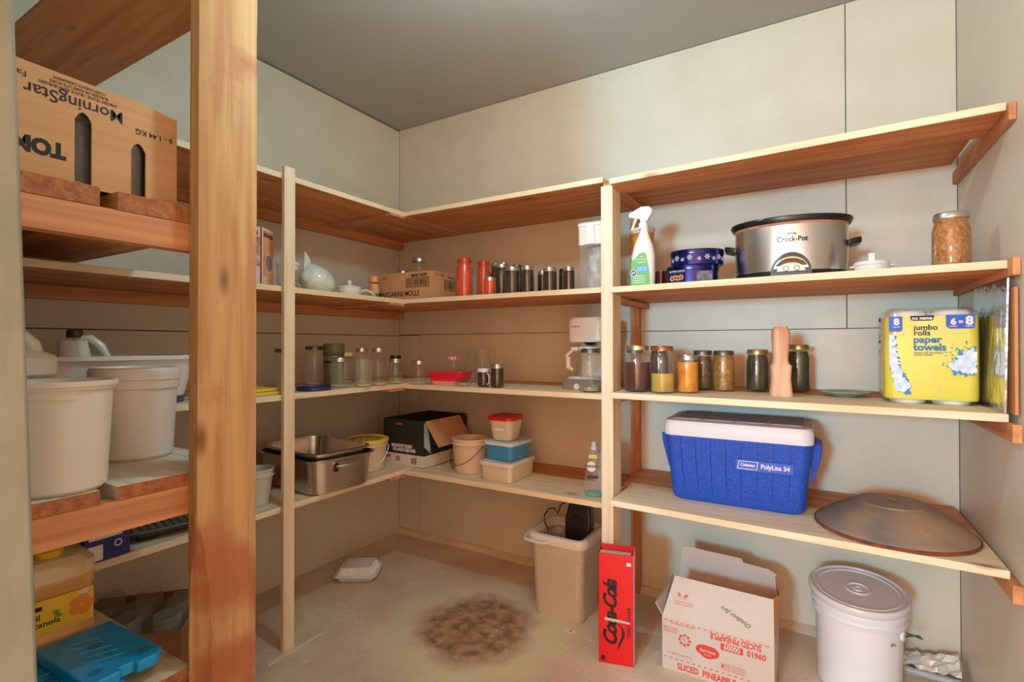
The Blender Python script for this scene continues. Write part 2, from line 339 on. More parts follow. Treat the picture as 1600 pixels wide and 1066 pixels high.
near = thing('shelving_unit', 'rough plank shelving with a wide spruce post, nearest the camera on the left', 'shelving', (0, 0, 0))
def plank(y0, y1, z0, z1, x0=0.002, x1=0.90, m=None):
    mb = MB().box(x0, x1-.002, y0, y1, z0, z1)
    mb.box(x1-.002, x1, y0+.0005, y1-.0005, z0, z1, 1); return obj('plank', mb, [m or FIR[0], ENDG], near, smooth=False)
PLW = wood('plank_whitewash', S(232, 220, 200), S(205, 186, 160), 0)
plank(-1.76, -1.515, 2.0, 2.038)
for y0, y1 in ((-2.09, -1.826), (-1.796, -1.552)): plank(y0, y1, 1.392, 1.43)
for y0, y1 in ((-2.09, -1.823), (-1.792, -1.515)): plank(y0, y1, .79, .818, m=PLW)
for y0, y1 in ((-2.09, -1.90), (-1.89, -1.648)): plank(y0, y1, .335, .372, m=PINEP[0])
for z0, z1 in ((1.958, 1.999), (1.328, 1.3915), (.724, .7895), (.28, .3345)): board('cross_beam', near, .862, .899, -2.09, -1.53, z0, z1, FIR[1])
rings = []
for k in range(61):
    z = 2.395*k/60
    wn = 0.0
    if z < .72: wn = 0.034*max(0, math.sin(PI*min(1, max(0, (.72-z)/.62))))**0.8 + .003*math.sin(z*60)
    wn = max(wn, .0015); w2 = .0015+ (.003*max(0, math.sin(z*11))**6)
    rings.append([(.9005, -1.655, z), (.9005, -1.514, z), (.938, -1.514-w2*.5, z), (.938, -1.655+wn, z), (.938-min(wn*.7, .03), -1.6555+wn*.35, z), (.925-wn*.5, -1.656, z)])
obj('post', MB().loft([list(reversed(r)) for r in rings]), RAW, near, angle=40)

# ================================================================ JARS
def jar_glass(R, h, mouth=0.78, shoulder=0.80, ribs=True):
    p = [(R*.80, .001), (R*.93, .004), (R, .012), (R, h*shoulder*.93), (R*.97, h*shoulder), (R*(mouth+.06), h*(shoulder+.07)), (R*mouth, h*(shoulder+.085))]
    z = h*(shoulder+.09)
    while ribs and z < h-.006: p += [(R*(mouth+.035), z+.002), (R*mouth, z+.004)]; z += .0045
    p += [(R*mouth, h)]; return p
def lid_mesh(R, z, h=.016, knurl=True, seg=48):
    mb = MB(); rings = []
    for zz, f in ((z, 1.0), (z+h*.8, 1.0), (z+h, .94)):
        rings.append([((R*f*(1+(.012 if (knurl and j % 2) else 0)))*math.cos(2*PI*j/seg), (R*f*(1+(.012 if (knurl and j % 2) else 0)))*math.sin(2*PI*j/seg), zz) for j in range(seg)])
    mb.loft(rings, False, False); mb.lathe([(R*.94, z+h), (R*.86, z+h-.0015), (.0008, z+h-.001)], seg, cap0=False)
    mb.lathe([(R, z), (R*.9, z)], seg, cap0=False, cap1=False); return mb
_mc = {}
def content_mat(name, c1, c2, scale=45, rough=0.25, bump=.4):
    if name not in _mc: _mc[name] = M(name, c1, rough, var=c2, scale=scale, bump=bump, bscale=scale, coat=.5)
    return _mc[name]
def jar(label, x, y, z, R, h, lid=TIN, fill=None, level=.8, mouth=.80, shoulder=.78, group=None, cat='jar', glassm=None, name='glass_jar', lidh=.016, lidR=None, band=None):
    t = thing(name, label, cat, (x, y, z), random.uniform(0, 60), group)
    obj('glass_body', MB().lathe(jar_glass(R, h-.002 if lid else h, mouth, shoulder, not lid or True), 36, cap1=False), glassm or GLASS, t)
    if not fill: obj('glass_base', MB().lathe([(R*.80, .0015), (R*.94, .006), (R*.955, .012), (R*.6, .009), (.002, .010)], 30), GBASE, t)
    if fill:
        q = [(R*.78, .003), (R*.93, .006), (R*.955, .014)]; top = h*level
        for zz, rr_ in ((h*shoulder*.92, .955), (h*(shoulder+.07), mouth), (h*.97, mouth-.04)):
            if zz < top: q.append((R*rr_, zz))
        last = q[-1][0]; q += [(last, top), (.001, top+.0005)]
        obj('contents', MB().lathe(q, 32), fill, t)
    if lid: obj('lid', lid_mesh(lidR or R*(mouth+.07), h-lidh, lidh+.001), lid, t)
    return t
SAUCE = content_mat('tomato_sauce', S(226, 78, 40), S(208, 60, 30), 20, .2, .05)
SAUCED = content_mat('dark_red_preserve', S(110, 24, 16), S(80, 14, 12), 20, .2, .05)
JAM = content_mat('blackberry_jam', S(52, 14, 16), S(34, 10, 12), 30, .2, .1)
JAMB2 = content_mat('dark_green_relish', S(52, 40, 24), S(30, 22, 18), 60, .3, .4)
BEET = content_mat('beet_liquid', S(92, 34, 22), S(58, 18, 16), 6, .15, 0)
RELISH = content_mat('corn_relish', S(206, 140, 44), S(120, 84, 24), 70, .3, .5)
RELISHG = content_mat('green_relish', S(120, 96, 44), S(60, 56, 26), 80, .3, .5)
REL2 = content_mat('pepper_relish', S(206, 134, 52), S(130, 76, 24), 110, .3, .6)
PICK = content_mat('dill_pickles', S(70, 70, 28), S(36, 38, 16), 22, .2, .3)
PEACH = content_mat('peach_slices', S(226, 168, 30), S(222, 96, 30), 26, .2, .3)
PALE = content_mat('pale_oil', S(206, 184, 84), S(176, 132, 52), 8, .1, 0)
CLEARGRP = None
# --- second shelf, back wall, left bay
A2 = 1.3288
REDL = M('red_metal_lid', S(206, 62, 54), .35, .2)
for x, y, R, h, lidm, f, lab in (
    (.752, -.375, .039, .178, REDL, SAUCE, 'tall jar of tomato sauce with a red lid, leftmost and nearest of the red jars'),
    (.790, -.272, .033, .178, REDL, SAUCE, 'jar of tomato sauce with a red lid, second from the left and set back'),
    (.801, -.180, .030, .178, TIN, SAUCED, 'slim dark red jar with silver ribbed lid behind the red-lidded jars'),
    (.858, -.200, .028, .176, TIN, SAUCED, 'slim dark red jar with silver ribbed lid above the small red jar')):
    jar(lab, x, y, A2, R, h, lidm, f, .93, .74, .74, 'red preserves on the second shelf')
jar('small squat jar of bright red jelly with a silver lid', .905, -.395, A2, .029, .080, TIN, SAUCE, .8, .84, .8)
jar('dark jar with silver lid standing right behind the small red jelly jar', .915, -.31, A2, .038, .148, TIN, JAMB2, .86, .8, .76, 'dark preserves on the second shelf')
jar('black speckled jar with silver lid in front of the dark lidded jar', 1.014, -.385, A2, .033, .118, TIN, JAMB2, .86, .88, .84, 'dark preserves on the second shelf')
jar('jar with dull grey lid peeking over the black speckled jar', .965, -.26, A2, .027, .147, TIND, JAM, .86, .84, .8, 'dark preserves on the second shelf')
jar('brown-black jam jar with silver lid, directly right of the speckled jar', 1.082, -.372, A2, .030, .118, TIN, JAM, .88, .84, .8, 'dark preserves on the second shelf')
jar('short black jam jar with silver lid tucked behind the brown-black one', 1.105, -.272, A2, .024, .108, TIN, JAM, .84, .86, .82, 'dark preserves on the second shelf')
jar('deep red jam jar with wide silver lid, first after the gap', 1.190, -.375, A2, .030, .103, TIN, JAM, .85, .88, .84, 'dark preserves on the second shelf')
jar('deep red jam jar with a black lid between two jam jars', 1.220, -.30, A2, .022, .105, BLACK, JAM, .85, .86, .82, 'dark preserves on the second shelf')
jar('deep red jam jar with small silver lid, nearest the white cereal dispenser', 1.264, -.345, A2, .024, .104, TIN, JAM, .85, .86, .82, 'dark preserves on the second shelf')
jar('small white mug shape between the dark jars on the second shelf', 0.966, -.335, A2, .016, .07, None, JAM, .8, .9, .85, glassm=WHITE2, name='mug', cat='mug')
# margarine carton
def carton(parent, wd, dp, h, th=.004, mat=KRAFT, inner=KRAFTD, name='box_body'):
    mb = MB().box(-wd/2, wd/2, -dp/2, -dp/2+th, 0, h).box(-wd/2, wd/2, dp/2-th, dp/2, 0, h).box(-wd/2, -wd/2+th, -dp/2+th, dp/2-th, 0, h).box(wd/2-th, wd/2, -dp/2+th, dp/2-th, 0, h)
    mb.box(-wd/2+th, wd/2-th, -dp/2+th, dp/2-th, 0, th, 1); return obj(name, mb, [mat, inner], parent, smooth=False)
t = thing('cardboard_carton', 'open margarine carton with printed bar codes holding empty jars', 'box', (.412, -.325, A2+.0005)); wd, dp, h = .376, .20, .134
carton(t, wd, dp, h)
text(t, 'MARGARINE MOLLE', .036, (-.02, -dp/2-.0002, .030), INK, sx=.82, bold=.4)
text(t, 'sans nom', .026, (.11, -dp/2-.0002, .118), INK, bold=1.2)
text(t, '12 x 454g', .015, (-.13, -dp/2-.0002, .112), INK)
deco(t, 'bar_code', bars(.035, .165, .067, .097, 26, 3)+frame(.028, .172, .060, .104, .0035), (0, -dp/2-.0001, 0), INK)
text(t, '12 x 454g', .017, (wd/2+.0002, -.04, .118), INK, face='+X')
deco(t, 'bar_code', bars(.0, .075, .055, .09, 14, 4)+frame(-.006, .081, .048, .097, .003), (wd/2+.0001, 0, 0), INK, face='+X')
text(t, 'sans nom', .014, (wd/2+.0002, .05, .112), INK, face='+X', bold=1)
jar('empty mason jar with silver lid rising out of the margarine carton', .44, -.33, A2+.006, .041, .208, TIN, None, .8, .80, .82, 'empty jars in the margarine carton')
jar('empty jar whose silver lid barely tops the margarine carton, left of the taller jar', .345, -.345, A2+.006, .034, .150, TIN, None, .8, .86, .82, 'empty jars in the margarine carton')
# cereal dispenser
t = thing('cereal_dispenser', 'tall clear plastic food dispenser with white hinged lid, bag inside', 'container', (1.383, -.335, A2+.0005))
obj('clear_body', MB().loft([rr(.104, .13, .014, z) for z in (0, .003, .245)], True, False), PLCLEAR, t)
obj('lid', MB().loft([rr(.109, .136, .014, .178), rr(.111, .138, .014, .25), rr(.116, .143, .015, .252), rr(.116, .143, .015, .262), rr(.104, .13, .012, .268)]), WHITE, t)
obj('pour_flap', MB().loft([rr(.040, .006, .002, .18, cy=-.0715), rr(.034, .008, .002, .255, cy=-.0725)]), PAPER, t)
bag = MB(); rnd = random.Random(3)
for k in range(9):
    z = .004+k*.021; r = .040*(1-.25*(k/8)**2)
    if k == 0: rings = []
    rings.append([(r*math.cos(a)*(1+.22*math.sin(3*a+k*1.3)), r*.95*math.sin(a)*(1+.2*math.cos(2*a+k)), z) for a in [2*PI*j/26 for j in range(26)]])
bag.loft(rings); obj('crumpled_bag', bag, M('crumpled_film', S(206, 200, 196), .2, var=S(170, 160, 170), scale=30, bump=.8, bscale=40), t)
# --- second shelf, right bay
B2 = 1.3199
YELL = M('yellow_label', S(226, 170, 40), .5, var=S(180, 80, 30), scale=25, amt=.8)
t = thing('plastic_tub', 'cream plastic tub with yellow fruit label, stacked on the white tub behind the spray bottle', 'tub', (1.556, -.285, B2+.1485))
obj('tub_body', MB().lathe([(.036, 0), (.045, .085), (.048, .088), (.048, .10), (.044, .102)], 36), WHITE2, t)
obj('label', MB().lathe([(.0375, .005), (.0452, .08)], 36, cap0=False, cap1=False), YELL, t)
t = thing('plastic_tub', 'white plastic tub with blue printed label under the yellow labelled tub', 'tub', (1.556, -.285, B2))
obj('tub_body', MB().lathe([(.036, 0), (.044, .132), (.047, .134), (.047, .146), (.043, .148)], 36), WHITE, t)
deco(t, 'label', strips(-.03, .03, .03, .12, 10), (-.004, -.0445, 0), M('blue_print', S(150, 160, 200), .5, var=S(226, 226, 232), scale=60, stretch=(1, 1, 3)), wrap=.0445)
jar('dark red round tub lid edge jar behind the white tub', 1.615, -.24, B2, .03, .09, None, SAUCED, .9, .9, .85, name='preserve_jar', glassm=GLASS)
# spray bottle
t = thing('spray_bottle', 'white trigger spray bottle with green label', 'bottle', (1.600, -.43, B2+.0003), 8)
body = []
for z, a, b_ in ((0, .040, .028), (.004, .043, .030), (.06, .044, .030), (.12, .041, .029), (.155, .034, .026), (.185, .022, .019), (.205, .0145, .0145), (.235, .0125, .0125)):
    sh = .006*max(0, (z-.05)/.18); body.append(ell(a, b_, z, 36, sh-.002, 0, 2.3))
obj('bottle_body', MB().loft(body), WHITE, t)
hd = MB().lathe([(.0165, .215), (.0165, .237), (.011, .243)], 28)
hd.loft([[(x, yy, z) for x, yy, z in ((-.052, -.007, .262), (-.054, .007, .262), (-.052, .007, .277), (-.050, -.007, .277))], [(-.006, -.0105, .252), (-.006, .0105, .252), (-.006, .0105, .297), (-.006, -.0105, .297)], [(.014, -.011, .243), (.014, .011, .243), (.022, .011, .297), (.022, -.011, .297)], [(.030, -.006, .27), (.030, .006, .27), (.034, .006, .284), (.034, -.006, .284)]])
hd.loft([[(-.010, -.009, .243), (-.010, .009, .243), (.016, .009, .243), (.016, -.009, .243)], [(-.014, -.01, .27), (-.014, .01, .27), (.022, .01, .27), (.022, -.01, .27)]])
obj('spray_head', hd, WHITE, t, bevel=.002, smooth=True)
obj('trigger', MB().tube([(-.024, 0, .262), (-.030, 0, .245), (-.038, 0, .222), (-.042, 0, .214)], [.006, .005, .0045, .004]), WHITE, t)
GRN = M('green_label', S(96, 172, 78), .45); BLU = M('blue_label', S(70, 160, 210), .45); NAVY = M('navy_print', S(34, 38, 84), .4)
lb = deco(t, 'label', [(-.038, .006), (.028, .006), (.026, .06), (.016, .118), (.010, .126), (-.006, .122), (-.038, .09)], (-.002, -.0306, 0), GRN)
sub(deco(t, 'label_panel', rect(-.018, .024, .055, .078), (-.002, -.031, 0), BLU), lb); sub(deco(t, 'label_badge', circ(-.028, .052, .0125), (-.002, -.0313, 0), NAVY), lb)
deco(t, 'label_badge_ring', ringp(-.028, .052, .0125, .0018), (-.002, -.0318, 0), PAPER)
text(t, 'JLF', .010, (-.030, -.0322, .052), PAPER, bold=1)
for k, (s_, z) in enumerate((('THE', .109), ('BATHROOM', .100), ('CLEANER', .090), ('streak free', .070), ('fresh scent', .062))): text(t, s_, .0085, (-.002+(0 if k < 3 else .002), -.0318, z), PAPER, sx=.9)
for z in (.040, .032, .024, .016): deco(t, 'label_line', rect(-.030, .012, z, z+.002), (-.002, -.0311, 0), PAPER)
# cookie tins
def tin(label, x, y, z, a, b_, h, cold, rz=0, deco_fn=None):
    t = thing('cookie_tin', label, 'tin', (x, y, z), rz, 'blue cookie tins')
    obj('tin_body', MB().loft([ell(a-.002, b_-.002, 0, 56, p=2.3), ell(a, b_, .002, 56, p=2.3), ell(a, b_, h-.016, 56, p=2.3)]), cold, t)
    obj('lid', MB().loft([ell(a+.002, b_+.002, h-.018, 56, p=2.3), ell(a+.0025, b_+.0025, h-.016, 56, p=2.3), ell(a+.002, b_+.002, h-.002, 56, p=2.3), ell(a-.002, b_-.002, h, 56, p=2.3), ell(a-.006, b_-.006, h-.002, 56, p=2.3)]), M('tin_lid_blue', S(28, 30, 84), .18, .7), t)
    if deco_fn: deco_fn(t, a, b_, h)
    return t
TINBLUE = M('navy_tin', S(26, 28, 104), .16, .55)
SILV = M('pale_print', S(196, 194, 214), .4)
def flakes(t, a, b_, h):
    for k in range(9):
        ang = -150+k*16; th_ = math.radians(ang)
        c, s_ = math.cos(th_), math.sin(th_); px = a*math.copysign(abs(c)**(2/2.3), c); py = b_*math.copysign(abs(s_)**(2/2.3), s_)
        nx, ny = px/a**2, py/b_**2; na = math.atan2(ny, nx); r = .011 if k % 2 else .008
        mb = MB()
        for q in range(6): mb.prism([(r*math.cos(q*PI/3+d)*f, r*math.sin(q*PI/3+d)*f) for d, f in ((-.5, .15), (-.09, 1), (.09, 1), (.5, .15))], 0, .0004)
        for pl in ringp(0, 0, r*.62, .0014, 16): mb.prism(pl, 0, .0004)
        o = obj('snowflake_print', mb, SILV, t, (px+.0008*math.cos(na), py+.0008*math.sin(na), .026 if k % 2 else .020), smooth=False)
        o.rotation_euler = (PI/2, 0, na+PI/2)
def cookies(t, a, b_, h):
    for ang, kind in ((-118, 0), (-62, 1)):
        th_ = math.radians(ang); c, s_ = math.cos(th_), math.sin(th_); px = a*math.copysign(abs(c)**(2/2.3), c); py = b_*math.copysign(abs(s_)**(2/2.3), s_)
        na = math.atan2(py/b_**2, px/a**2); mb = MB(); mb.prism(rect(-.027, .027, .008, .050), 0, .0004)
        o = obj('picture_panel', mb, NAVY if kind == 0 else M('grey_picture', S(150, 146, 150), .5, var=S(60, 50, 60), scale=50), t, (px+.0015*math.cos(na), py+.0015*math.sin(na), 0), smooth=False); o.rotation_euler = (PI/2, 0, na+PI/2)
        if kind == 0:
            for q in range(4):
                mb = MB(); [mb.prism(pl, 0, .0004) for pl in ringp(-.018+q*.012, .028+.002*(q % 2), .009, .005, 14)]
                o2 = obj('cookie_print', mb, M('cookie_print', S(232, 150, 70), .5), t, (px+.0022*math.cos(na), py+.0022*math.sin(na), 0), smooth=False); o2.rotation_euler = (PI/2, 0, na+PI/2)
    text(t, 'BUTTER COOKIES', .009, (-.045, -b_*.93-.001, .052), PAPER, sx=.8, rot=(0, 0, -.35))
tin('flat navy cookie tin with cookie picture, underneath the snowflake tin', 1.758, -.355, B2, .088, .072, .074, TINBLUE, 6, cookies)
tin('navy cookie tin with white snowflakes, on top of the other blue tin', 1.772, -.345, B2+.0745, .090, .072, .056, TINBLUE, 10, flakes)
# slow cooker
t = thing('slow_cooker', 'large oval stainless slow cooker with black lid and controls', 'slow cooker', (2.068, -.315, B2+.0003), 4)
a, b_ = .166, .118
obj('base', MB().loft([ell(a-.018, b_-.018, 0), ell(a-.002, b_-.002, .006), ell(a+.001, b_+.001, .03)]), BLACK, t)
obj('steel_shell', MB().loft([ell(a, b_, .026, 72), ell(a+.004, b_+.003, .10, 72), ell(a+.003, b_+.002, .178, 72)]), BRUSH, t)
obj('stoneware_rim', MB().loft([ell(a-.002, b_-.002, .172, 60), ell(a+.006, b_+.005, .180, 60), ell(a+.006, b_+.005, .184, 60)]), M('cream_rim', S(210, 170, 140), .4, var=S(150, 70, 50), scale=30, amt=.6), t)
obj('lid', MB().loft([ell(a+.010, b_+.008, .184, 60), ell(a+.017, b_+.014, .196, 60), ell(a+.016, b_+.013, .203, 60), ell(a-.01, b_-.01, .208, 60), ell(a*.5, b_*.5, .214, 60)]), BLACK, t)
for s_ in (-1, 1):
    hb = MB().loft([[(s_*x, y*wd_, z+dz) for y, dz in ((-1, -.011), (1, -.011), (1, .008), (-1, .008))][::s_] for x, wd_, z in ((a-.004, .042, .118), (a+.02, .040, .125), (a+.036, .030, .128))])
    obj('handle', hb, BLACK, t, bevel=.004)
arch = [(.058*math.cos(q), .020+.066*math.sin(q)) for q in [PI*k/22 for k in range(23)]]
def onpot(x, off=0): return -(b_+.003)*math.sqrt(max(0, 1-(x/(a+.004))**2))-off
def potdeco(nm, poly, off, mat, th=.006):
    mb = MB(); n = len(poly)
    mb.loft([[(x, onpot(x, -.004), z) for x, z in poly], [(x, onpot(x, off), z) for x, z in poly]]); return obj(nm, mb, mat, t, smooth=False)
cp = potdeco('control_panel', [(-.060, .006)]+arch[::-1]+[(.060, .006)], .006, BLACK)
dw = potdeco('display_window', [(.050*math.cos(q), .027+.044*math.sin(q)) for q in [PI*(.06+.88*k/18) for k in range(19)]], .0072, M('panel_trim', S(196, 180, 140), .3, .6))
sub(dw, cp); scn = potdeco('display_screen', [(.044*math.cos(q), .040+.026*math.sin(q)) for q in [PI*(.03+.94*k/18) for k in range(19)]], .0082, M('dark_screen', S(60, 48, 30), .15))
sub(scn, cp); bpl = potdeco('button_plate', [(.040*math.cos(q), .024+.028*math.sin(q)) for q in [PI*(.02+.96*k/18) for k in range(19)]], .0092, M('button_metal', S(190, 180, 160), .3, .5))
sub(bpl, cp)
for x in (-.014, .016):
    mb = MB()
    for pl in ringp(x, .034, .0085, .0016, 18): mb.loft([[(u_, onpot(u_, .0088), v_) for u_, v_ in pl], [(u_, onpot(u_, .0099), v_) for u_, v_ in pl]])
    sub(obj('button', mb, INK, t, smooth=False), cp)
text(t, 'Crock-Pot', .023, (.004, -(b_+.0050), .128), NAVY, bold=.8, wrap=.225, sx=.9); text(t, 'RIVAL', .010, (.004, -(b_+.0050), .146), NAVY, bold=1, wrap=.225)
# white dish
t = thing('covered_dish', 'small white covered dish with square knob, right of the slow cooker', 'dish', (2.292, -.375, B2+.0003))
obj('dish', MB().lathe([(.034, 0), (.040, .004), (.046, .032), (.049, .034), (.047, .038)], 36), PAPER, t)
obj('lid', MB().lathe([(.0475, .0375), (.044, .044), (.010, .048)], 36), PAPER, t)
obj('knob', MB().box(-.0085, .0085, -.0085, .0085, .045, .072), PAPER, t, bevel=.002)
for s_ in (-1, 1): obj('handle', MB().box(s_*.050-.007, s_*.050+.007, -.010, .010, .029, .034), PAPER, t, bevel=.002)
t = jar('large mason jar of orange-brown pepper relish with silver lid near the right wall', 2.462, -.478, B2+.0003, .043, .148, TIN, REL2, .93, .84, .76)
# --- second shelf, left wall
L2 = 1.3273
t = thing('lid_box', 'tall white and orange box of canning lids with red corner stripe', 'box', (.352, -1.150, L2+.0003), 34)
obj('box_body', MB().box(-.052, .052, -.05, .05, 0, .212), PAPER, t, smooth=False, bevel=.0008)
OR = M('orange_print', S(226, 122, 60), .5, var=S(240, 200, 150), scale=14, amt=.8); FRU = M('fruit_print', S(150, 40, 36), .5, var=S(232, 226, 216), scale=26, amt=1.5)
deco(t, 'fruit_picture', rect(-.050, .046, .07, .175), (0, -.0502, 0), FRU); deco(t, 'corner_stripe', rect(.046, .052, 0, .212), (0, -.0504, 0), RED)
text(t, 'BERNARDIN', .021, (-.004, -.0506, .190), M('green_print', S(30, 90, 60), .5), sx=.72, bold=1.5)
deco(t, 'round_seal', circ(-.018, .035, .019), (0, -.0504, 0), FRU)
deco(t, 'orange_panel', rect(-.042, .048, .004, .205), (.0522, 0, 0), OR, face='+X'); deco(t, 'lid_picture', circ(.008, .088, .034), (.0526, 0, 0), M('lid_picture', S(150, 128, 124), .4), face='+X')
deco(t, 'lid_picture_ring', ringp(.008, .088, .036, .004), (.053, 0, 0), PAPER, face='+X')
text(t, 'BERNARDIN', .020, (.0528, .002, .187), M('green_print2', S(30, 90, 60), .5), face='+X', sx=.72, bold=1.5); text(t, '12', .030, (.0528, -.024, .022), PAPER, face='+X', bold=1.5)
t = thing('plastic_tub', 'white square food tub with printed label beside the plastic bag', 'tub', (.33, -.992, L2+.0003), 20)
obj('tub_body', MB().loft([rr(.055, .055, .008, 0), rr(.062, .062, .009, .105)]), WHITE2, t); obj('lid', MB().loft([rr(.067, .067, .01, .105), rr(.067, .067, .01, .117)]), WHITE, t)
deco(t, 'label', rect(-.022, .022, .02, .085), (.031, 0, 0), M('tan_label', S(200, 180, 150), .5, var=S(120, 100, 90), scale=50), face='+X')
for k in range(4): deco(t, 'label_line', rect(-.018, .018, .022+k*.009, .025+k*.009), (.0314, 0, 0), INK, face='+X')
rnd = random.Random(11); rings = []
for k in range(12):
    z = .001+.122*k/11; r = .070*math.sin(PI*(.16+.79*k/11))**.75
    rings.append([(r*(1+.03*math.sin(3*a_+k*.5)+.02*math.sin(7*a_-k*.4))*math.cos(a_)-.0*k, r*(1.12+.03*math.cos(2*a_+k*.4))*math.sin(a_)-.030*(k/11)**1.6, z) for a_ in [2*PI*j/36 for j in range(36)]])
t = thing('plastic_bag', 'knotted pale green plastic bag bulging with white filling', 'bag', (.335, -.845, L2+.0003))
BAGM = M('pale_green_film', S(196, 212, 200), .18, var=S(226, 232, 224), scale=12, bump=.7, bscale=26, coat=.6)
obj('bag_body', MB().loft(rings), BAGM, t, angle=80)
obj('bag_ear', MB().loft([[(x*wv, y0+yy*wv, z) for x, yy in ((-.004, -.03), (.004, -.03), (.004, .02), (-.004, .02))] for z, y0, wv in ((.085, -.045, 1.1), (.118, -.052, .8), (.146, -.060, .45), (.168, -.068, .12))]), BAGM, t)
t = thing('covered_dish', 'low white lidded dish with round knob on the left wall shelf', 'dish', (.37, -.712, L2+.0003))
obj('dish', MB().lathe([(.040, 0), (.05, .02), (.052, .034)], 36), WHITE, t); obj('lid', MB().lathe([(.054, .034), (.050, .040), (.012, .050), (.008, .054), (.012, .062), (.006, .070)], 36), WHITE, t)
t = thing('ladle', 'white curved plastic ladle handle lying beside the low white dish', 'utensil', (.40, -.62, L2+.0003))
obj('handle', MB().tube([(-.02+.0*k, -.05+.014*k, .012+.022*math.sin(PI*k/7)) for k in range(8)], .006), WHITE, t)
t = thing('spice_jar', 'small clear jar with orange label and cap left of the margarine carton', 'jar', (.315, -.512, L2+.0003))
obj('glass_body', MB().lathe([(.022, 0), (.024, .004), (.024, .085)], 28), GLASS, t); obj('cap', MB().lathe([(.0245, .085), (.0245, .112), (.022, .115)], 28), M('orange_cap', S(232, 156, 96), .4), t)
obj('label', MB().lathe([(.0245, .03), (.0245, .075)], 28, cap0=False, cap1=False), OR, t)

# ================================================================ THIRD SHELF
L3 = .9303; A3 = .9263; B3 = .9403
ej = 'empty jars on the third shelf by the corner'
jar('clear empty jar half hidden behind the slim left post, above the yellow sheets', .17, -.90, L3, .036, .165, TIND, None, group=ej)
jar('tall ribbed clear jar with dull lid, left of the green flask', .165, -.735, L3, .042, .175, TIND, None, mouth=.84, group=ej, glassm=GLASSG)
t = thing('vacuum_flask', 'green cylindrical vacuum flask with darker screw lid among clear jars', 'flask', (.262, -.705, L3))
OLV = M('olive_plastic', S(96, 94, 58), .45)
obj('flask_body', MB().lathe([(.040, 0), (.043, .004), (.043, .075), (.045, .08), (.045, .13), (.043, .134)], 36), M('olive_body', S(110, 104, 68), .4), t)
obj('metal_band', MB().lathe([(.0435, .100), (.0465, .101), (.0465, .110), (.0435, .111)], 36, cap0=False, cap1=False), BLACK, t)
obj('lid', MB().lathe([(.044, .134), (.046, .137), (.047, .150), (.0465, .184), (.043, .188)], 36), OLV, t)
jar('short wide empty jar in front of the green flask', .383, -.778, L3, .037, .126, TIN, None, mouth=.86, shoulder=.84, group=ej, glassm=GLASSG)
jar('short wide lidless empty jar with thick rim, right of the flask', .450, -.704, L3, .038, .120, None, None, mouth=.9, shoulder=.84, group=ej, glassm=GLASSG)
jar('shapely clear jar with bright silver cap and narrow neck', .445, -.612, L3, .040, .166, TIN, None, mouth=.62, shoulder=.66, group=ej)
jar('tall clear jar with silver lid behind the lidless jar', .255, -.535, L3, .034, .165, TIN, None, mouth=.8, group=ej)
jar('clear jar with flat yellow lid peeking out behind the wide jars', .215, -.60, L3, .038, .145, M('yellow_lid', S(232, 206, 110), .4), None, mouth=.9, group=ej)
jar('small clear jar with silver lid at the corner, below the black cap', .440, -.497, L3, .034, .115, TIN, None, mouth=.78, shoulder=.72, group=ej)
jar('small clear jar with silver lid right at the shelf corner, next to the pink-lidded jar', .520, -.425, A3, .038, .110, TIN, None, mouth=.76, shoulder=.72, group=ej)
jar('clear jar with black cap behind the small corner jars', .31, -.36, L3, .036, .128, BLACK, None, mouth=.7, group=ej)
t = thing('plastic_lid', 'round dark blue plastic lid lying flat on the left shelf', 'lid', (.405, -.925, L3), 0)  # a dark blue lid, lying loose on the shelf
obj('lid_disc', MB().lathe([(.064, 0), (.067, .002), (.067, .013), (.062, .015), (.060, .010), (.02, .010)], 44), M('dark_blue_plastic', S(38, 50, 116), .35), t)
YEL = M('yellow_foam', S(240, 206, 70), .6)
for k, (dz, lab) in enumerate(((0, 'yellow foam sheet at the bottom of the folded pair beside the slim left post'), (.0125, 'yellow foam sheet lying on top of another, beside the slim left post'))):
    o = obj('foam_sheet', MB().box(-.09, .09, -.10, .10, 0, .012), YEL, None, (.36-.01*k, -1.19, L3+dz), (0, 0, .08*k), smooth=False, bevel=.004); tag(o, lab, 'foam sheet', 'yellow foam sheets')
# white tub seen between the near pails
t = thing('wash_tub', 'large white tub on the left wall shelf behind the near pails', 'tub', (.28, -1.60, L3), 0)
obj('tub_body', MB().loft([rr(.26, .40, .08, 0, 8), rr(.27, .41, .08, .004, 8), rr(.32, .46, .09, .135, 8), rr(.345, .485, .10, .138, 8), rr(.345, .485, .10, .150, 8), rr(.315, .455, .09, .150, 8), rr(.27, .41, .08, .01, 8)]), WHITE, t)
obj('blue_base', MB().loft([rr(.275, .415, .08, .002, 8), rr(.282, .422, .08, .022, 8)], False, False), M('blue_grey', S(70, 74, 110), .4), t)
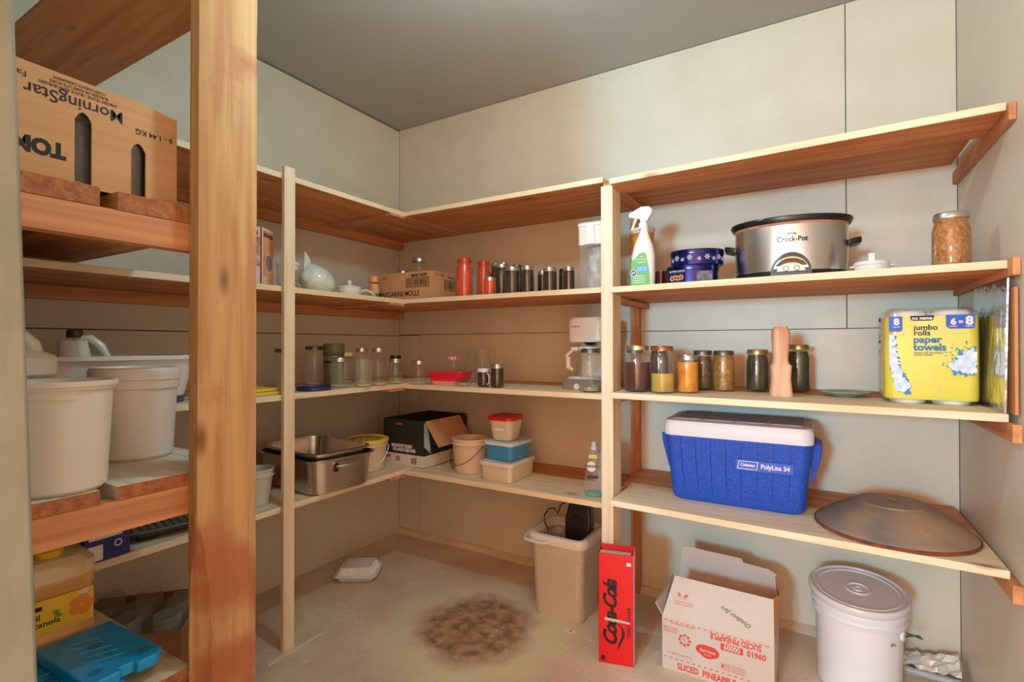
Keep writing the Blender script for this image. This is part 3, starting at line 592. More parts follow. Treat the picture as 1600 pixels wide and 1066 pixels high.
# back wall
t = thing('food_container', 'low red plastic food container with clear base near the corner', 'container', (.670, -.375, A3+.0003), 6)
PINKC = glass('red_clear_plastic', (0.95, 0.35, 0.38, 1), .45, (0.9, 0.12, 0.16, 1), .15)
obj('container_body', MB().loft([rr(.15, .10, .02, 0, 6), rr(.165, .112, .022, .018, 6)]), M('pink_clear_base', S(240, 170, 170), .3), t)
obj('lid', MB().loft([rr(.160, .108, .02, .018, 6), rr(.182, .128, .024, .054, 6), rr(.190, .135, .026, .056, 6), rr(.190, .135, .026, .062, 6), rr(.17, .12, .02, .062, 6)]), M('red_lid', S(232, 44, 66), .3), t)
jar('clear jar with pink and white checked lid behind the red container', .585, -.235, A3, .036, .128, M('pink_checked_lid', S(222, 60, 90), .4, var=S(244, 220, 220), scale=120, amt=2), None, mouth=.88, shoulder=.78)
jar('tall slim hazy jar upside down, left one of the two behind the red container', .645, -.16, A3, .034, .168, None, None, mouth=.86, shoulder=.2, group='tall jars behind the red container', glassm=GLASSG)
jar('tall hazy jar, right one of the two behind the red container', .725, -.185, A3, .040, .158, None, None, mouth=.76, shoulder=.74, group='tall jars behind the red container', glassm=GLASSG)
jar('small empty glass tumbler jar between red container and dark preserves', .795, -.31, A3, .026, .092, None, None, mouth=.74, shoulder=.8)
t = thing('glass_dish', 'little cut glass dish with dark trinkets in front of red container', 'dish', (.787, -.435, A3), 0)
obj('dish', MB().lathe([(.026, 0), (.034, .006), (.038, .018), (.036, .019), (.030, .008)], 20), glass('cut_glass', haze=.35, hazecol=(.7, .65, .5, 1)), t)
mb = MB(); rnd = random.Random(5)
for k in range(16):
    a_ = rnd.uniform(0, 2*PI); r = rnd.uniform(0, .024); mb.lathe([(.002, 0), (.006, .004), (.004, .009)], 8, T=Matrix.Translation((r*math.cos(a_), r*math.sin(a_), .010+rnd.uniform(0, .010))))
o = obj('metal_trinkets', mb, TIND, t); o['kind'] = 'stuff'
t = jar('small dark red preserve jar with white lid and white handle', .880, -.41, A3, .027, .080, PAPER, JAM, .82, .86, .8)
t.rotation_euler = (0,0,0); obj('handle', MB().tube([(.026+.013*math.cos(q), -.012, .036+.024*math.sin(q)) for q in [PI*(-.5+k/10) for k in range(11)]], .0028), PAPER, t)
jar('dark preserve jar with silver lid, right of the white-lidded dark jar', .952, -.41, A3, .030, .100, TIN, JAM, .86, .90, .86)
jar('tall empty quart mason jar with dull lid in front of the coffee maker', 1.378, -.392, A3, .041, .170, TIND, content_mat('dry_leaves', S(140, 130, 84), S(200, 180, 150), 90), .12, .82, .76)
# coffee maker
t = thing('coffee_maker', 'white drip coffee maker with glass carafe and grey base', 'coffee maker', (1.318, -.225, A3+.0003), -6)
GREYP = M('grey_plastic', S(150, 144, 140), .4)
obj('base', MB().loft([rr(.185, .215, .03, 0, 6, cy=-.01), rr(.185, .215, .03, .022, 6, cy=-.01), rr(.165, .18, .03, .042, 6, cy=.0)]), [GREYP], t)
obj('base_top', MB().loft([rr(.168, .185, .03, .0415, 6), rr(.160, .17, .03, .050, 6, cy=.004)]), WHITE, t)
obj('water_tank', MB().loft([rr(.150, .075, .02, .048, 6, cy=.058), rr(.150, .075, .02, .20, 6, cy=.058)]), WHITE, t)
obj('brew_head', MB().loft([rr(.158, .170, .03, .196, 6, cy=.012), rr(.166, .178, .03, .202, 6, cy=.012), rr(.168, .180, .03, .285, 6, cy=.012), rr(.150, .165, .03, .300, 6, cy=.012)]), WHITE, t)
obj('filter_spout', MB().lathe([(.014, .184), (.030, .197)], 20), BLACK, t, (0, -.02, 0))
text(t, 'Sunbeam', .013, (-.035, -.0795, .262), RED, sx=.9)
obj('carafe', MB().lathe([(.040, .051), (.060, .060), (.064, .095), (.052, .140), (.044, .158), (.047, .166)], 36, cap1=False), GLASS, t, (0, -.025, 0))
obj('carafe_lid', MB().lathe([(.047, .164), (.046, .176), (.02, .180)], 30), WHITE, t, (0, -.025, 0))
obj('carafe_handle', MB().tube([(-.046, -.045, .168), (-.066, -.062, .165), (-.080, -.072, .135), (-.076, -.07, .090), (-.062, -.06, .078)], [.010, .011, .012, .011, .008], 10), WHITE, t)
obj('power_button', MB().lathe([(.013, 0), (.012, .004)], 24, T=Matrix.Translation((-.01, -.117, .012)) @ Matrix.Rotation(PI/2, 4, 'X')), PAPER, t)
# right bay jars
qm = 'quart jars on the third shelf of the right bay'
jar('quart mason jar half full of dark red-brown syrup, nearest the square post', 1.580, -.44, B3, .047, .168, GOLDL, BEET, .64, .82, .78, qm)
jar('clear jar showing a sliver left of the dark red syrup jar', 1.528, -.30, B3, .036, .155, TIND, BEET, .25, .82, .78, qm)
jar('dark jar squeezed behind the red syrup jar and the pale oil jar', 1.622, -.29, B3, .036, .166, M('copper_lid', S(150, 84, 60), .35, .7), BEET, .9, .84, .78, qm)
jar('quart mason jar with copper-coloured lid and pale yellow liquid in its lower half', 1.673, -.448, B3, .041, .165, M('copper_lid_2', S(176, 104, 80), .35, .7), PALE, .42, .84, .78, qm)
jar('pint jar of yellow fruit with red pepper strips and silver lid', 1.750, -.40, B3, .037, .134, TIN, PEACH, .82, .86, .80)
jar('jar of dull green-brown relish behind the yellow fruit jar', 1.772, -.235, B3, .037, .148, TIND, RELISHG, .86, .82, .78)
jar('jar of golden brown corn relish standing alone right of the green-brown one', 1.850, -.26, B3, .038, .148, TIND, RELISH, .88, .84, .80)
jar('jar of dark green pickles just left of the wooden mallet', 1.958, -.205, B3, .039, .152, GOLDL, PICK, .88, .84, .78)
jar('jar of dark green pickles just right of the wooden mallet', 2.088, -.165, B3, .040, .170, GOLDL, PICK, .86, .82, .78)
t = thing('wooden_mallet', 'hand carved wooden masher standing on its thick end', 'masher', (2.043, -.375, B3+.0003), 10); t.scale = (1.12, 1.1, 1.02)
MAL = wood('mallet_wood', S(232, 190, 156), S(206, 150, 118), 2, True, .6, S(110, 50, 34))
obj('masher_body', MB().loft([rr(.062, .05, .012, 0, 3), rr(.060, .05, .012, .006, 3), rr(.052, .046, .014, .055, 3), rr(.056, .048, .012, .098, 3), rr(.044, .042, .016, .108, 3), rr(.041, .040, .018, .125, 3), rr(.044, .042, .018, .150, 3), rr(.050, .044, .02, .195, 3), rr(.048, .042, .02, .214, 3), rr(.034, .03, .014, .226, 3)]), MAL, t, angle=60)
t = thing('plate', 'small grey-green plate lying flat on the shelf', 'plate', (2.225, -.285, B3))
obj('plate_dish', MB().lathe([(.030, 0), (.034, .003), (.062, .012), (.070, .016), (.069, .018), (.05, .011), (.03, .006)], 44), M('grey_green_glaze', S(150, 158, 140), .3), t)
# paper towels
t = thing('paper_towel_pack', 'yellow wrapped pack of jumbo paper towel rolls with blue corner badges', 'paper towels', (2.426, -.335, B3+.0003), 0); wd, dp, h = .214, .185, .272
YP = M('yellow_wrap', S(236, 222, 62), .4, bump=.12, bscale=20); BP = M('royal_blue_print', S(26, 86, 206), .4); SPL = M('water_print', S(176, 204, 236), .4, var=S(232, 240, 250), scale=60); SPD = M('water_print_dark', S(30, 130, 190), .4)
for k, (x, y) in enumerate(((-.055, -.048), (.055, -.048), (-.055, .048), (.055, .048))):
    obj('paper_roll', MB().lathe([(.018, .0), (.041, .0), (.044, .004), (.044, h-.008), (.041, h-.004), (.018, h-.004)], 28), PAPER, t, (x*.9, y*.9, 0))
sec = []
for z, e in ((.012, -.004), (.022, 0), (h/2, .001), (h-.03, 0), (h-.02, -.003)): sec.append(rr(wd+e, dp+e, .026, z, 6))
obj('yellow_sleeve', MB().loft(sec, False, False), YP, t)
obj('clear_wrap', MB().loft([rr(wd-.03, dp-.03, .03, .001, 6), rr(wd+.006, dp+.006, .03, .014, 6), rr(wd+.008, dp+.006, .03, h*.5, 6), rr(wd+.006, dp+.004, .03, h-.012, 6), rr(wd-.03, dp-.04, .03, h+.006, 6)]), glass('clear_film', haze=.05, rough=.12), t)
yf = -dp/2-.0042
deco(t, 'brand_tab', [(-.048, .253), (.006, .253), (.004, .241), (-.002, .239), (-.040, .239), (-.046, .241)], (0, yf, 0), INK); text(t, 'no name', .013, (-.021, yf-.0006, .246), PAPER, bold=1.2)
text(t, 'jumbo', .0215, (-.040, yf, .219), INK, align='LEFT', bold=.5); text(t, 'rolls', .0215, (-.040, yf, .203), INK, align='LEFT', bold=.5)
TB = M('teal_blue_print', S(16, 104, 160), .4)
text(t, 'paper', .0275, (-.041, yf, .184), TB, align='LEFT', bold=1); text(t, 'towels', .0275, (-.041, yf, .162), TB, align='LEFT', bold=1)
text(t, 'always soft absorbent', .0075, (-.040, yf, .147), INK, align='LEFT'); text(t, 'quilted sheets', .0075, (-.040, yf, .141), INK, align='LEFT')
deco(t, 'badge', [(.032, .254), (.094, .254), (.094, .219), (.089, .215), (.040, .215), (.032, .222)], (0, yf, 0), BP)
text(t, '6', .024, (.048, yf-.0006, .234), PAPER, bold=1.5); text(t, '=', .018, (.064, yf-.0006, .233), PAPER, bold=1); text(t, '8', .032, (.082, yf-.0006, .236), PAPER, bold=1.5)
text(t, 'jumbo', .0065, (.048, yf-.0006, .222), PAPER); text(t, 'regular', .0065, (.082, yf-.0006, .222), PAPER)
deco(t, 'badge', [(-.098, .252), (-.066, .252), (-.066, .212), (-.071, .208), (-.098, .208)], (0, yf, 0), BP); text(t, '8', .026, (-.080, yf-.0006, .236), PAPER, bold=1.5); text(t, 'regular', .0065, (-.080, yf-.0006, .222), PAPER)
rnd = random.Random(21); mb = MB()
def splat(cx_, cy_, r, n=28, lo=.5, clip=None):
    q = []
    for k in range(n):
        ro = r*rnd.uniform(lo, 1.15); c_, s_ = math.cos(2*PI*k/n), math.sin(2*PI*k/n)
        if cx_+ro*c_ > .0975: ro = (.0975-cx_)/c_
        if cx_+ro*c_ < -.0975: ro = (-.0975-cx_)/c_
        q.append((cx_+ro*c_, cy_+ro*s_))
    return q
sp = [splat(.078, .125, .030, lo=.62), splat(.064, .112, .022), splat(.088, .145, .016, lo=.4), splat(.086, .098, .015, lo=.4), splat(.046, .110, .010)]
spd = [splat(.076, .122, .034, lo=.5), splat(.062, .108, .026, lo=.4), splat(.089, .150, .018, lo=.3), splat(.086, .095, .018, lo=.3)]
for k in range(30): a_ = rnd.uniform(1.6, 3.9); d_ = rnd.uniform(.03, .065); spd.append(circ(.082+d_*math.cos(a_), .132+d_*.8*math.sin(a_), rnd.uniform(.0008, .0028), 7))
for k in range(9): sp.append(splat(-.092+.020*(k/8)**2.2*1.3, .19-.018*k, .010+.001*k, 18, .6)); spd.append(splat(-.089+.020*(k/8)**2.2*1.3, .188-.018*k, .011+.0012*k, 18, .4))
for side in (1, -1):
    so = deco(t, 'water_splash', [q for q in spd if q[0][0]*side > 0], (0, yf+.0002, 0), SPD)
    sub(deco(t, 'splash_highlight', [q for q in sp if q[0][0]*side > 0], (0, yf-.0002, 0), SPL), so)
for k, (s_, z) in enumerate((('6 =', .196), ('jumbo', .180), ('gp', .150))): text(t, s_, .016, (-wd/2-.0045, .0, z), INK, face='-X')
deco(t, 'brand_tab', rect(-.02, .02, .24, .253), (-wd/2-.0042, 0, 0), INK, face='-X')
obj('film_fold_glint', MB().tube([(-.045, yf-.001, .038), (-.02, yf-.003, .062), (-.004, yf-.003, .074), (.008, yf-.003, .066), (.018, yf-.002, .040), (.024, yf-.001, .024)], .0008, 6), PAPER, t)  # glint along a fold of the wrap, drawn as a white line
# panels leaning at the right wall
FOIL = M('wrinkled_foil', S(196, 192, 184), .16, .95, bump=.9, bscale=9)
o = obj('foil_board', MB().loft([[(-.004, -.15, 0), (.0, -.15, 0), (.0, .15, 0), (-.004, .15, 0)], [(.003, -.15, .355), (.007, -.15, .355), (.007, .15, .355), (.003, .15, .355)]]), FOIL, None, (2.545, -.42, B3+.0003), (0, -.0, 0), smooth=False); tag(o, 'foil covered board leaning upright against the right wall cleat', 'board')
o.location = (2.543, -.445, B3+.0003); o.scale = (1, 1.0, .94)
o = obj('hardboard_sheet', MB().box(-.0035, .0035, -.145, .145, 0, .31), FIR[2], None, (2.5585, -.465, B3+.0003), (0, 0, 0), smooth=False, bevel=.001); tag(o, 'thin brown hardboard panel standing behind the foil covered board', 'board')

# ================================================================ BOTTOM SHELF
L4 = .5233; A4 = .5193; B4 = .5553
def pail(label, x, y, z, R0, R1, h, mat, lid=None, rz=0, bail=None, name='pail', rim=.006, group=None, th=.003, bail_down=True):
    t = thing(name, label, 'pail', (x, y, z), rz, group)
    mb = MB().lathe([(R0-.004, 0), (R0, .004), (R1, h-.03), (R1+.001, h-.028), (R1+rim, h-.026), (R1+rim, h-.020), (R1+.002, h-.018), (R1+.002, h-.008), (R1+rim, h-.006), (R1+rim, h), (R1-th, h), (R0-th, .006)], 56, cap1=True)
    obj('pail_body', mb, mat, t)
    if lid: obj('lid', MB().lathe([(R1+rim+.003, h-.010), (R1+rim+.004, h+.002), (R1+rim, h+.005), (R1-.002, h+.006), (R1-.006, h+.001), (.02, h+.001)], 56), lid, t)
    if bail:
        n = 15; Rb = R1+rim+.003; tilt = -1.25
        pts = [(Rb*math.cos(PI*k/n), -Rb*.98*math.sin(PI*k/n)*math.cos(tilt), h-.03+Rb*.98*math.sin(PI*k/n)*math.sin(tilt)) for k in range(n+1)]
        pts = [(px, py-.004-(.0 if k in (0, n) else (R1-R0)*0+.55*R1*math.sin(PI*k/n)), pz) for k, (px, py, pz) in enumerate(pts)]
        pts = [(px*1.0, -math.sqrt(max(0, Rb**2-px**2))-.002, pz) for px, py, pz in pts]
        obj('bail_handle', MB().tube(pts, .0022, 6), bail, t)
    return t
pail('small grey-white pail with curled handle beside the big rough post', .372, -1.145, L4, .038, .052, .135, M('grey_white_plastic', S(206, 204, 196), .4), rz=-30, bail=WHITE)
t = pail('clear-white ice cream pail with yellow printed lid', .305, -.548, L4, .082, .093, .142, M('translucent_cream', S(224, 200, 176), .35), lid=M('yellow_lid_plastic', S(240, 206, 74), .35), rz=40, bail=PAPER)
o = obj('lid_print', MB().lathe([(.072, .1437), (.072, .1441), (.01, .1441)], 40), M('lid_print', S(90, 110, 60), .5, var=S(230, 190, 70), scale=40, amt=2.5), t)
# steel roasting pans, one in the other
def steam_pan(label, x, y, z, rz, L_, W_, h, handles, ro=.0):
    t = thing('roasting_pan', label, 'pan', (x, y, z), rz, 'nested steel roasting pans')
    mb = MB().loft([rr(L_-.05, W_-.05, .05, 0, 8), rr(L_-.025, W_-.025, .055, .008, 8), rr(L_, W_, .06, h-.004, 8), rr(L_+.026, W_+.026, .07, h-.006, 8), rr(L_+.028, W_+.028, .07, h-.001, 8), rr(L_+.002, W_+.002, .06, h, 8), rr(L_-.028, W_-.028, .055, .011, 8), rr(L_-.055, W_-.055, .05, .003, 8)])
    obj('pan_body', mb, STEEL, t)
    if handles:
        for s_ in (-1, 1):
            obj('handle', MB().tube([(s_*(L_/2-.002), -.045, h-.036), (s_*(L_/2+.022), -.042, h-.030), (s_*(L_/2+.030), -.02, h-.028), (s_*(L_/2+.030), .02, h-.028), (s_*(L_/2+.022), .042, h-.030), (s_*(L_/2-.002), .045, h-.036)], .006, 8), BRUSH, t)
            obj('handle_bracket', MB().box(s_*(L_/2-.002)-.003, s_*(L_/2-.002)+.003, -.055, -.035, h-.055, h-.022), BLACK, t, bevel=.002)
    return t
steam_pan('larger steel roasting pan with side handles, holding another pan', .300, -.830, L4, -6, .425, .300, .140, True)
steam_pan('plain steel pan resting inside the handled roasting pan', .300, -.830, L4+.036, -6, .396, .272, .128, False)
# detergent box, oven tray
t = thing('detergent_box', 'dark blue cardboard box with white side panel on the low left shelf', 'box', (.375, -1.650, L4), 5); BL = M('deep_blue_card', S(34, 42, 120), .5)
obj('box_body', MB().box(-.09, .09, -.055, .055, 0, .115), BL, t, smooth=False, bevel=.001)
deco(t, 'white_panel', rect(-.045, .035, .06, .108), (.0902, 0, 0), PAPER, face='+X'); deco(t, 'white_panel', rect(-.052, -.012, .004, .045), (.0902, 0, 0), PAPER, face='+X')
for k in range(4): deco(t, 'print_line', rect(-.035, .02, .070+.009*k, .073+.009*k), (.0906, 0, 0), BL, face='+X')
deco(t, 'recycling_mark', ringp(.025, .038, .010, .003, 12), (.0904, 0, 0), PAPER, face='+X')
t = thing('oven_tray', 'grey ribbed metal oven tray lying tilted on the low left shelf', 'tray', (.30, -1.390, L4), -12); t.scale = (1, .80, 1)
GT = M('grey_enamel', S(116, 118, 112), .35, .4)
mb = MB().loft([rr(.26, .38, .05, .012, 6), rr(.30, .42, .06, .030, 6), rr(.325, .445, .07, .032, 6), rr(.325, .445, .07, .036, 6), rr(.298, .418, .06, .035, 6), rr(.258, .378, .05, .016, 6)])
obj('tray_body', mb, GT, t)
for k in range(13): obj('rib', MB().tube([(-.115, -.16+.0265*k, .017), (.115, -.16+.0265*k, .017)], .005, 6), GT, t)
obj('tray_foot', MB().box(.05, .13, -.16, -.10, 0, .014), BLACK, t, bevel=.003); obj('tray_foot', MB().box(-.12, -.05, .05, .16, 0, .014), BLACK, t, bevel=.003)
# corner box
DG = M('dark_green_card', S(40, 44, 36), .55); WP = M('white_card', S(226, 216, 200), .6)
t = thing('cardboard_carton', 'open dark green and white carton with its side flap folded out, in the corner', 'box', (.405, -.232, .5233), 0); wd, dp, h = .262, .345, .222
mb = MB(); mb.box(-wd/2, wd/2, -dp/2, -dp/2+.004, .055, h).box(-wd/2, -wd/2+.004, -dp/2+.004, dp/2, .055, h).box(-wd/2, wd/2, dp/2-.004, dp/2, .055, h).box(wd/2-.004, wd/2, -dp/2+.004, dp/2-.004, .055, .115)
mb.box(-wd/2, wd/2, -dp/2, dp/2, 0, .055, 1); mb.box(wd/2-.004, wd/2, -dp/2+.004, -dp/2+.10, .115, h).box(wd/2-.004, wd/2, .08, dp/2-.004, .115, h)
obj('box_body', mb, [DG, WP], t, smooth=False)
obj('side_flap', MB().add([(wd/2, -dp/2+.01, h), (wd/2, dp/2-.06, h), (wd/2+.075, dp/2-.06, .105), (wd/2+.075, -dp/2+.02, .105), (wd/2-.003, -dp/2+.01, h-.003), (wd/2-.003, dp/2-.06, h-.003), (wd/2+.072, dp/2-.06, .102), (wd/2+.072, -dp/2+.02, .102)], [(0,3,2,1),(4,5,6,7),(0,1,5,4),(1,2,6,5),(2,3,7,6),(3,0,4,7)]), KRAFT, t, smooth=False)
deco(t, 'picture_panel', [(0, .10), (.05, .06), (.03, .20), (0, .215)], (wd/2+.0002, -dp/2, 0), M('pale_picture', S(200, 210, 200), .5, var=S(120, 150, 170), scale=20), face='+X')
text(t, 'BREAKFAST BLEND', .022, (-.01, -dp/2-.0003, .093), PAPER, sx=.72, bold=1); text(t, 'MELANGE DEJEUNER', .022, (.005, -dp/2-.0003, .074), PAPER, sx=.72, bold=1)
deco(t, 'brand_strip', rect(-.045, -.005, .196, .205), (0, -dp/2-.0002, 0), M('brick_red', S(190, 70, 60), .5))
deco(t, 'red_patch', rect(-.115, -.085, .030, .045), (0, -dp/2-.0002, 0), M('orange_red', S(220, 110, 80), .5)); deco(t, 'bar_code', bars(.05, .085, .012, .042, 9, 8)+bars(-.05, -.02, .018, .042, 6, 9), (0, -dp/2-.0002, 0), INK)
deco(t, 'bar_code', bars(.12, .15, .014, .046, 7, 2), (wd/2+.0002, 0, 0), INK, face='+X')
pail('empty beige pail with wire handle right of the dark carton', .745, -.318, A4, .072, .084, .158, M('beige_plastic', S(228, 200, 172), .4), rz=-15, bail=TIND)
# stacked boxes
def tub(label, x, y, z, w0, d0, w1, d1, h, bm, lm, rz, lidh=.012, r=.018, extra=None):
    t = thing('food_container', label, 'container', (x, y, z), rz, 'stacked food containers')
    obj('container_body', MB().loft([rr(w0-.006, d0-.006, r, 0, 6), rr(w0, d0, r, .004, 6), rr(w1, d1, r, h-lidh, 6)]), bm, t)
    obj('lid', MB().loft([rr(w1+.010, d1+.010, r+.004, h-lidh-.002, 6), rr(w1+.012, d1+.012, r+.004, h-.003, 6), rr(w1+.004, d1+.004, r, h, 6), rr(w1-.012, d1-.012, r*.8, h-.002, 6)]), lm, t); return t
FROST = M('frosted_plastic', S(222, 208, 184), .35)
tub('low frosted cream container with lid, bottom of the stack of three', .955, -.325, A4, .150, .20, .160, .21, .084, FROST, M('frosted_lid', S(230, 222, 204), .4), -1)
tub('blue container with white lid in the middle of the stack of three', .945, -.305, A4+.0845, .138, .16, .146, .168, .080, M('clear_blue_plastic', S(72, 148, 206), .25), M('pale_blue_lid', S(214, 224, 234), .35), -4)
t = tub('clear container with red lid on top of the stack of three', .930, -.300, A4+.165, .098, .108, .122, .132, .108, FROST, M('bright_red_lid', S(214, 30, 34), .3), 3, .016, .03)
deco(t, 'paper_sticker', rect(-.022, .022, .045, .058), (.0, -.062, 0), PAPER)
# washing-up liquid
t = thing('dish_soap_bottle', 'clear dish soap bottle with a little teal liquid, left of the square post', 'bottle', (1.392, -.395, A4), 12)
def bott(z0, z1, k=1.0):
    prof = [(0, .030, .020), (.003, .036, .023), (.03, .038, .024), (.07, .038, .024), (.10, .034, .023), (.125, .033, .022), (.150, .028, .020), (.170, .018, .016), (.182, .013, .013)]
    out = []
    for z, a_, b2 in prof:
        if z0 <= z <= z1: out.append(ell(a_*k, b2*k, z, 32))
    return out
obj('clear_body', MB().loft(bott(0, 1)), PLCLEAR, t); obj('soap_liquid', MB().loft([ell(.034, .021, .002, 32), ell(.0365, .0225, .012, 32), ell(.0368, .0226, .016, 32)]), M('teal_soap', S(60, 176, 170), .1), t)
obj('cap', MB().lathe([(.014, .180), (.014, .190), (.010, .193), (.010, .208), (.006, .212)], 24), M('clear_cap', S(210, 214, 208), .2), t)
deco(t, 'label_badge', circ(-.006, .118, .018, 20, .020), (0, -.0245, 0), PAPER); text(t, 'DAWN', .0145, (-.006, -.0255, .119), NAVY, bold=1.5)
deco(t, 'label_strip', rect(-.022, .020, .072, .084), (0, -.0255, 0), NAVY); deco(t, 'neck_label', rect(-.017, .017, .150, .164), (0, -.0215, 0), M('neck_label', S(216, 216, 130), .5))
t = thing('dish_soap_bottle', 'second milky plastic bottle mostly hidden behind the square post', 'bottle', (1.416, -.33, A4+.0003), 0)
obj('bottle_body', MB().loft(bott(0, 1)), M('milky_plastic', S(214, 212, 208), .3), t); obj('cap', MB().lathe([(.014, .180), (.012, .200)], 20), WHITE, t)
# cooler
t = thing('cooler', 'blue picnic cooler with white lid on the bottom shelf', 'cooler', (1.900, -.262, B4+.0003), 0); wd, dp, h = .446, .285, .285
CB = M('cooler_blue', S(26, 74, 186), .45, var=S(40, 92, 206), scale=120, bump=.5, bscale=220); CW = M('cooler_white', S(226, 230, 238), .45); CG = M('cooler_grey_top', S(160, 168, 180), .5, var=S(176, 184, 196), scale=160, bump=.3, bscale=200)
obj('cooler_body', MB().loft([rr(wd-.045, dp-.04, .04, 0, 8), rr(wd-.022, dp-.022, .042, .012, 8), rr(wd+.012, dp+.008, .036, .190, 8), rr(wd+.018, dp+.012, .034, .238, 8)]), CB, t)
for k in range(8):
    x = -.168+.048*k; obj('panel_groove', MB().tube([(x*.96, -dp/2+.0105-.000, .028), (x*1.02, -dp/2-.0022, .150), (x*1.03, -dp/2-.0050, .225)], .0011, 5), M('groove_blue', S(16, 44, 130), .6) if k == 0 else bpy.data.materials['groove_blue'], t)
obj('lid', MB().loft([rr(wd+.026, dp+.020, .038, .232, 8), rr(wd+.030, dp+.024, .04, .240, 8), rr(wd+.030, dp+.024, .04, .268, 8), rr(wd+.018, dp+.012, .036, .284, 8), rr(wd-.02, dp-.03, .03, .288, 8)]), CW, t)
for k in range(4): obj('lid_panel', MB().loft([rr(.100, dp-.05, .012, .284, 4, cx=-.156+.104*k), rr(.098, dp-.055, .012, .291, 4, cx=-.156+.104*k)]), CG, t)
for s_ in (-1, 1):
    obj('handle', MB().loft([[(s_*(wd/2+.004), -.07, z), (s_*(wd/2+.004), .07, z), (s_*(wd/2+e), .062, z), (s_*(wd/2+e), -.062, z)][::s_] for z, e in ((.10, .012), (.19, .036), (.222, .038), (.232, .022))]), CB, t, bevel=.003)
LP = -dp/2-.0065
np_ = deco(t, 'name_plate', rect(.008, .180, .134, .168), (0, LP, 0), BP); sub(text(t, 'PolyLite 34', .0205, (.127, LP-.0006, .151), PAPER, bold=.8, sx=.92), np_)
lo_ = deco(t, 'logo_outline', [rect(.014, .072, .138, .140), rect(.018, .076, .163, .165), [(.013, .138), (.015, .138), (.019, .165), (.017, .165)], [(.071, .138), (.073, .138), (.077, .165), (.075, .165)]], (0, LP-.0004, 0), PAPER); sub(text(t, 'Coleman', .0145, (.0445, LP-.0006, .152), PAPER, bold=1, sx=.86, shear=.15), np_); sub(lo_, np_)
# wok lid
t = thing('wok', 'big blackened old steel dish lying upside down on the bottom shelf', 'wok', (2.338, -.378, B4), 0); t.scale = (.93, .93, .93)
RUST = M('seasoned_rusty_steel', S(112, 108, 106), .5, .12, var=S(172, 142, 108), scale=6, amt=1.2, bump=.1, bscale=60)
obj('wok_body', MB().lathe([(.206, .012), (.212, .003), (.216, .006), (.212, .013), (.198, .022), (.17, .046), (.13, .070), (.094, .087), (.0935, .090), (.090, .0885), (.05, .097), (.012, .099), (.010, .102), (.001, .102)], 72, cap0=False), RUST, t)
obj('rusty_rim', MB().lathe([(.2135, .001), (.2175, .003), (.2175, .009), (.2135, .011)], 72, cap0=False, cap1=False), M('rust', S(150, 70, 40), .85, var=S(90, 50, 36), scale=40), t)

# ================================================================ FLOOR THINGS
t = thing('takeout_box', 'white foam clamshell box closed on the floor by the left wall', 'box', (.250, -.545, 0), 32)
FOAM = M('white_foam', S(232, 226, 220), .6)
def ribr(w_, d_, r, z, amp):
    base = rr(w_, d_, r, z, 5); out = []
    n = 110; P_ = [Vector(p) for p in base]; P_.append(P_[0]); Ls = [0]
    for a_, b2 in zip(P_, P_[1:]): Ls.append(Ls[-1]+(b2-a_).length)
    for k in range(n):
        s_ = Ls[-1]*k/n; i = max(j for j in range(len(Ls)-1) if Ls[j] <= s_); q = P_[i].lerp(P_[i+1], (s_-Ls[i])/max(1e-9, Ls[i+1]-Ls[i]))
        e = 1-(amp if k % 2 else 0)/(.5*w_); out.append((q.x*e, q.y*e, z))
    return out
obj('tray', MB().loft([ribr(.150, .125, .02, .001, 0), ribr(.160, .135, .022, .004, .006), ribr(.182, .155, .026, .024, .006), ribr(.200, .172, .028, .026, 0)]), FOAM, t, angle=50)
obj('lid', MB().loft([ribr(.200, .172, .028, .027, 0), ribr(.198, .170, .028, .031, 0), ribr(.176, .150, .026, .034, .007), ribr(.150, .126, .022, .062, .007), ribr(.140, .116, .02, .065, 0)]), FOAM, t, angle=50)
# bin
t = thing('waste_bin', 'grey-beige plastic waste bin with white rim holding a black appliance', 'bin', (1.236, -.312, 0), 0)
GB = M('taupe_plastic', S(208, 202, 194), .4); GW = M('bin_rim_white', S(224, 222, 220), .35)
obj('bin_body', MB().loft([rr(.205, .185, .03, 0, 8), rr(.214, .195, .032, .012, 8), rr(.228, .215, .034, .245, 8), rr(.232, .219, .034, .248, 8), rr(.238, .226, .034, .315, 8), rr(.230, .218, .032, .315, 8), rr(.206, .186, .03, .010, 8)]), GB, t)
obj('rim', MB().loft([rr(.240, .228, .034, .300, 8), rr(.262, .250, .045, .304, 8), rr(.268, .256, .048, .322, 8), rr(.262, .250, .045, .337, 8), rr(.236, .224, .03, .340, 8), rr(.190, .176, .012, .326, 8), rr(.190, .176, .012, .310, 8)], False, False), GW, t)
obj('handle', MB().tube([(-.135, -.02, .322), (-.139, -.10, .318), (-.125, -.136, .314), (-.07, -.142, .312), (-.03, -.142, .314), (-.02, -.134, .32)], .006, 8), GW, t)
t = thing('electric_appliance', 'black electric appliance with cord standing in the waste bin', 'appliance', (1.277, -.275, .018), 5)
DK = M('dark_plastic_grey', S(34, 32, 30), .3)
obj('appliance_body', MB().loft([[(x*s_, y0+yy, z) for x, yy in ((-.052, -.03), (.052, -.03), (.052, .03), (-.052, .03))] for z, s_, y0 in ((0, .8, 0), (.30, 1.05, 0), (.36, 1.1, .01), (.44, .80, .035), (.452, .70, .04))]), DK, t, bevel=.010)
for z, r in ((.345, .030),): obj('round_dial', MB().lathe([(r, 0), (r, .003), (r-.004, .006), (.004, .006)], 28, T=Matrix.Translation((0, -.020, z)) @ Matrix.Rotation(PI/2-.16, 4, 'X')), BLACK, t)
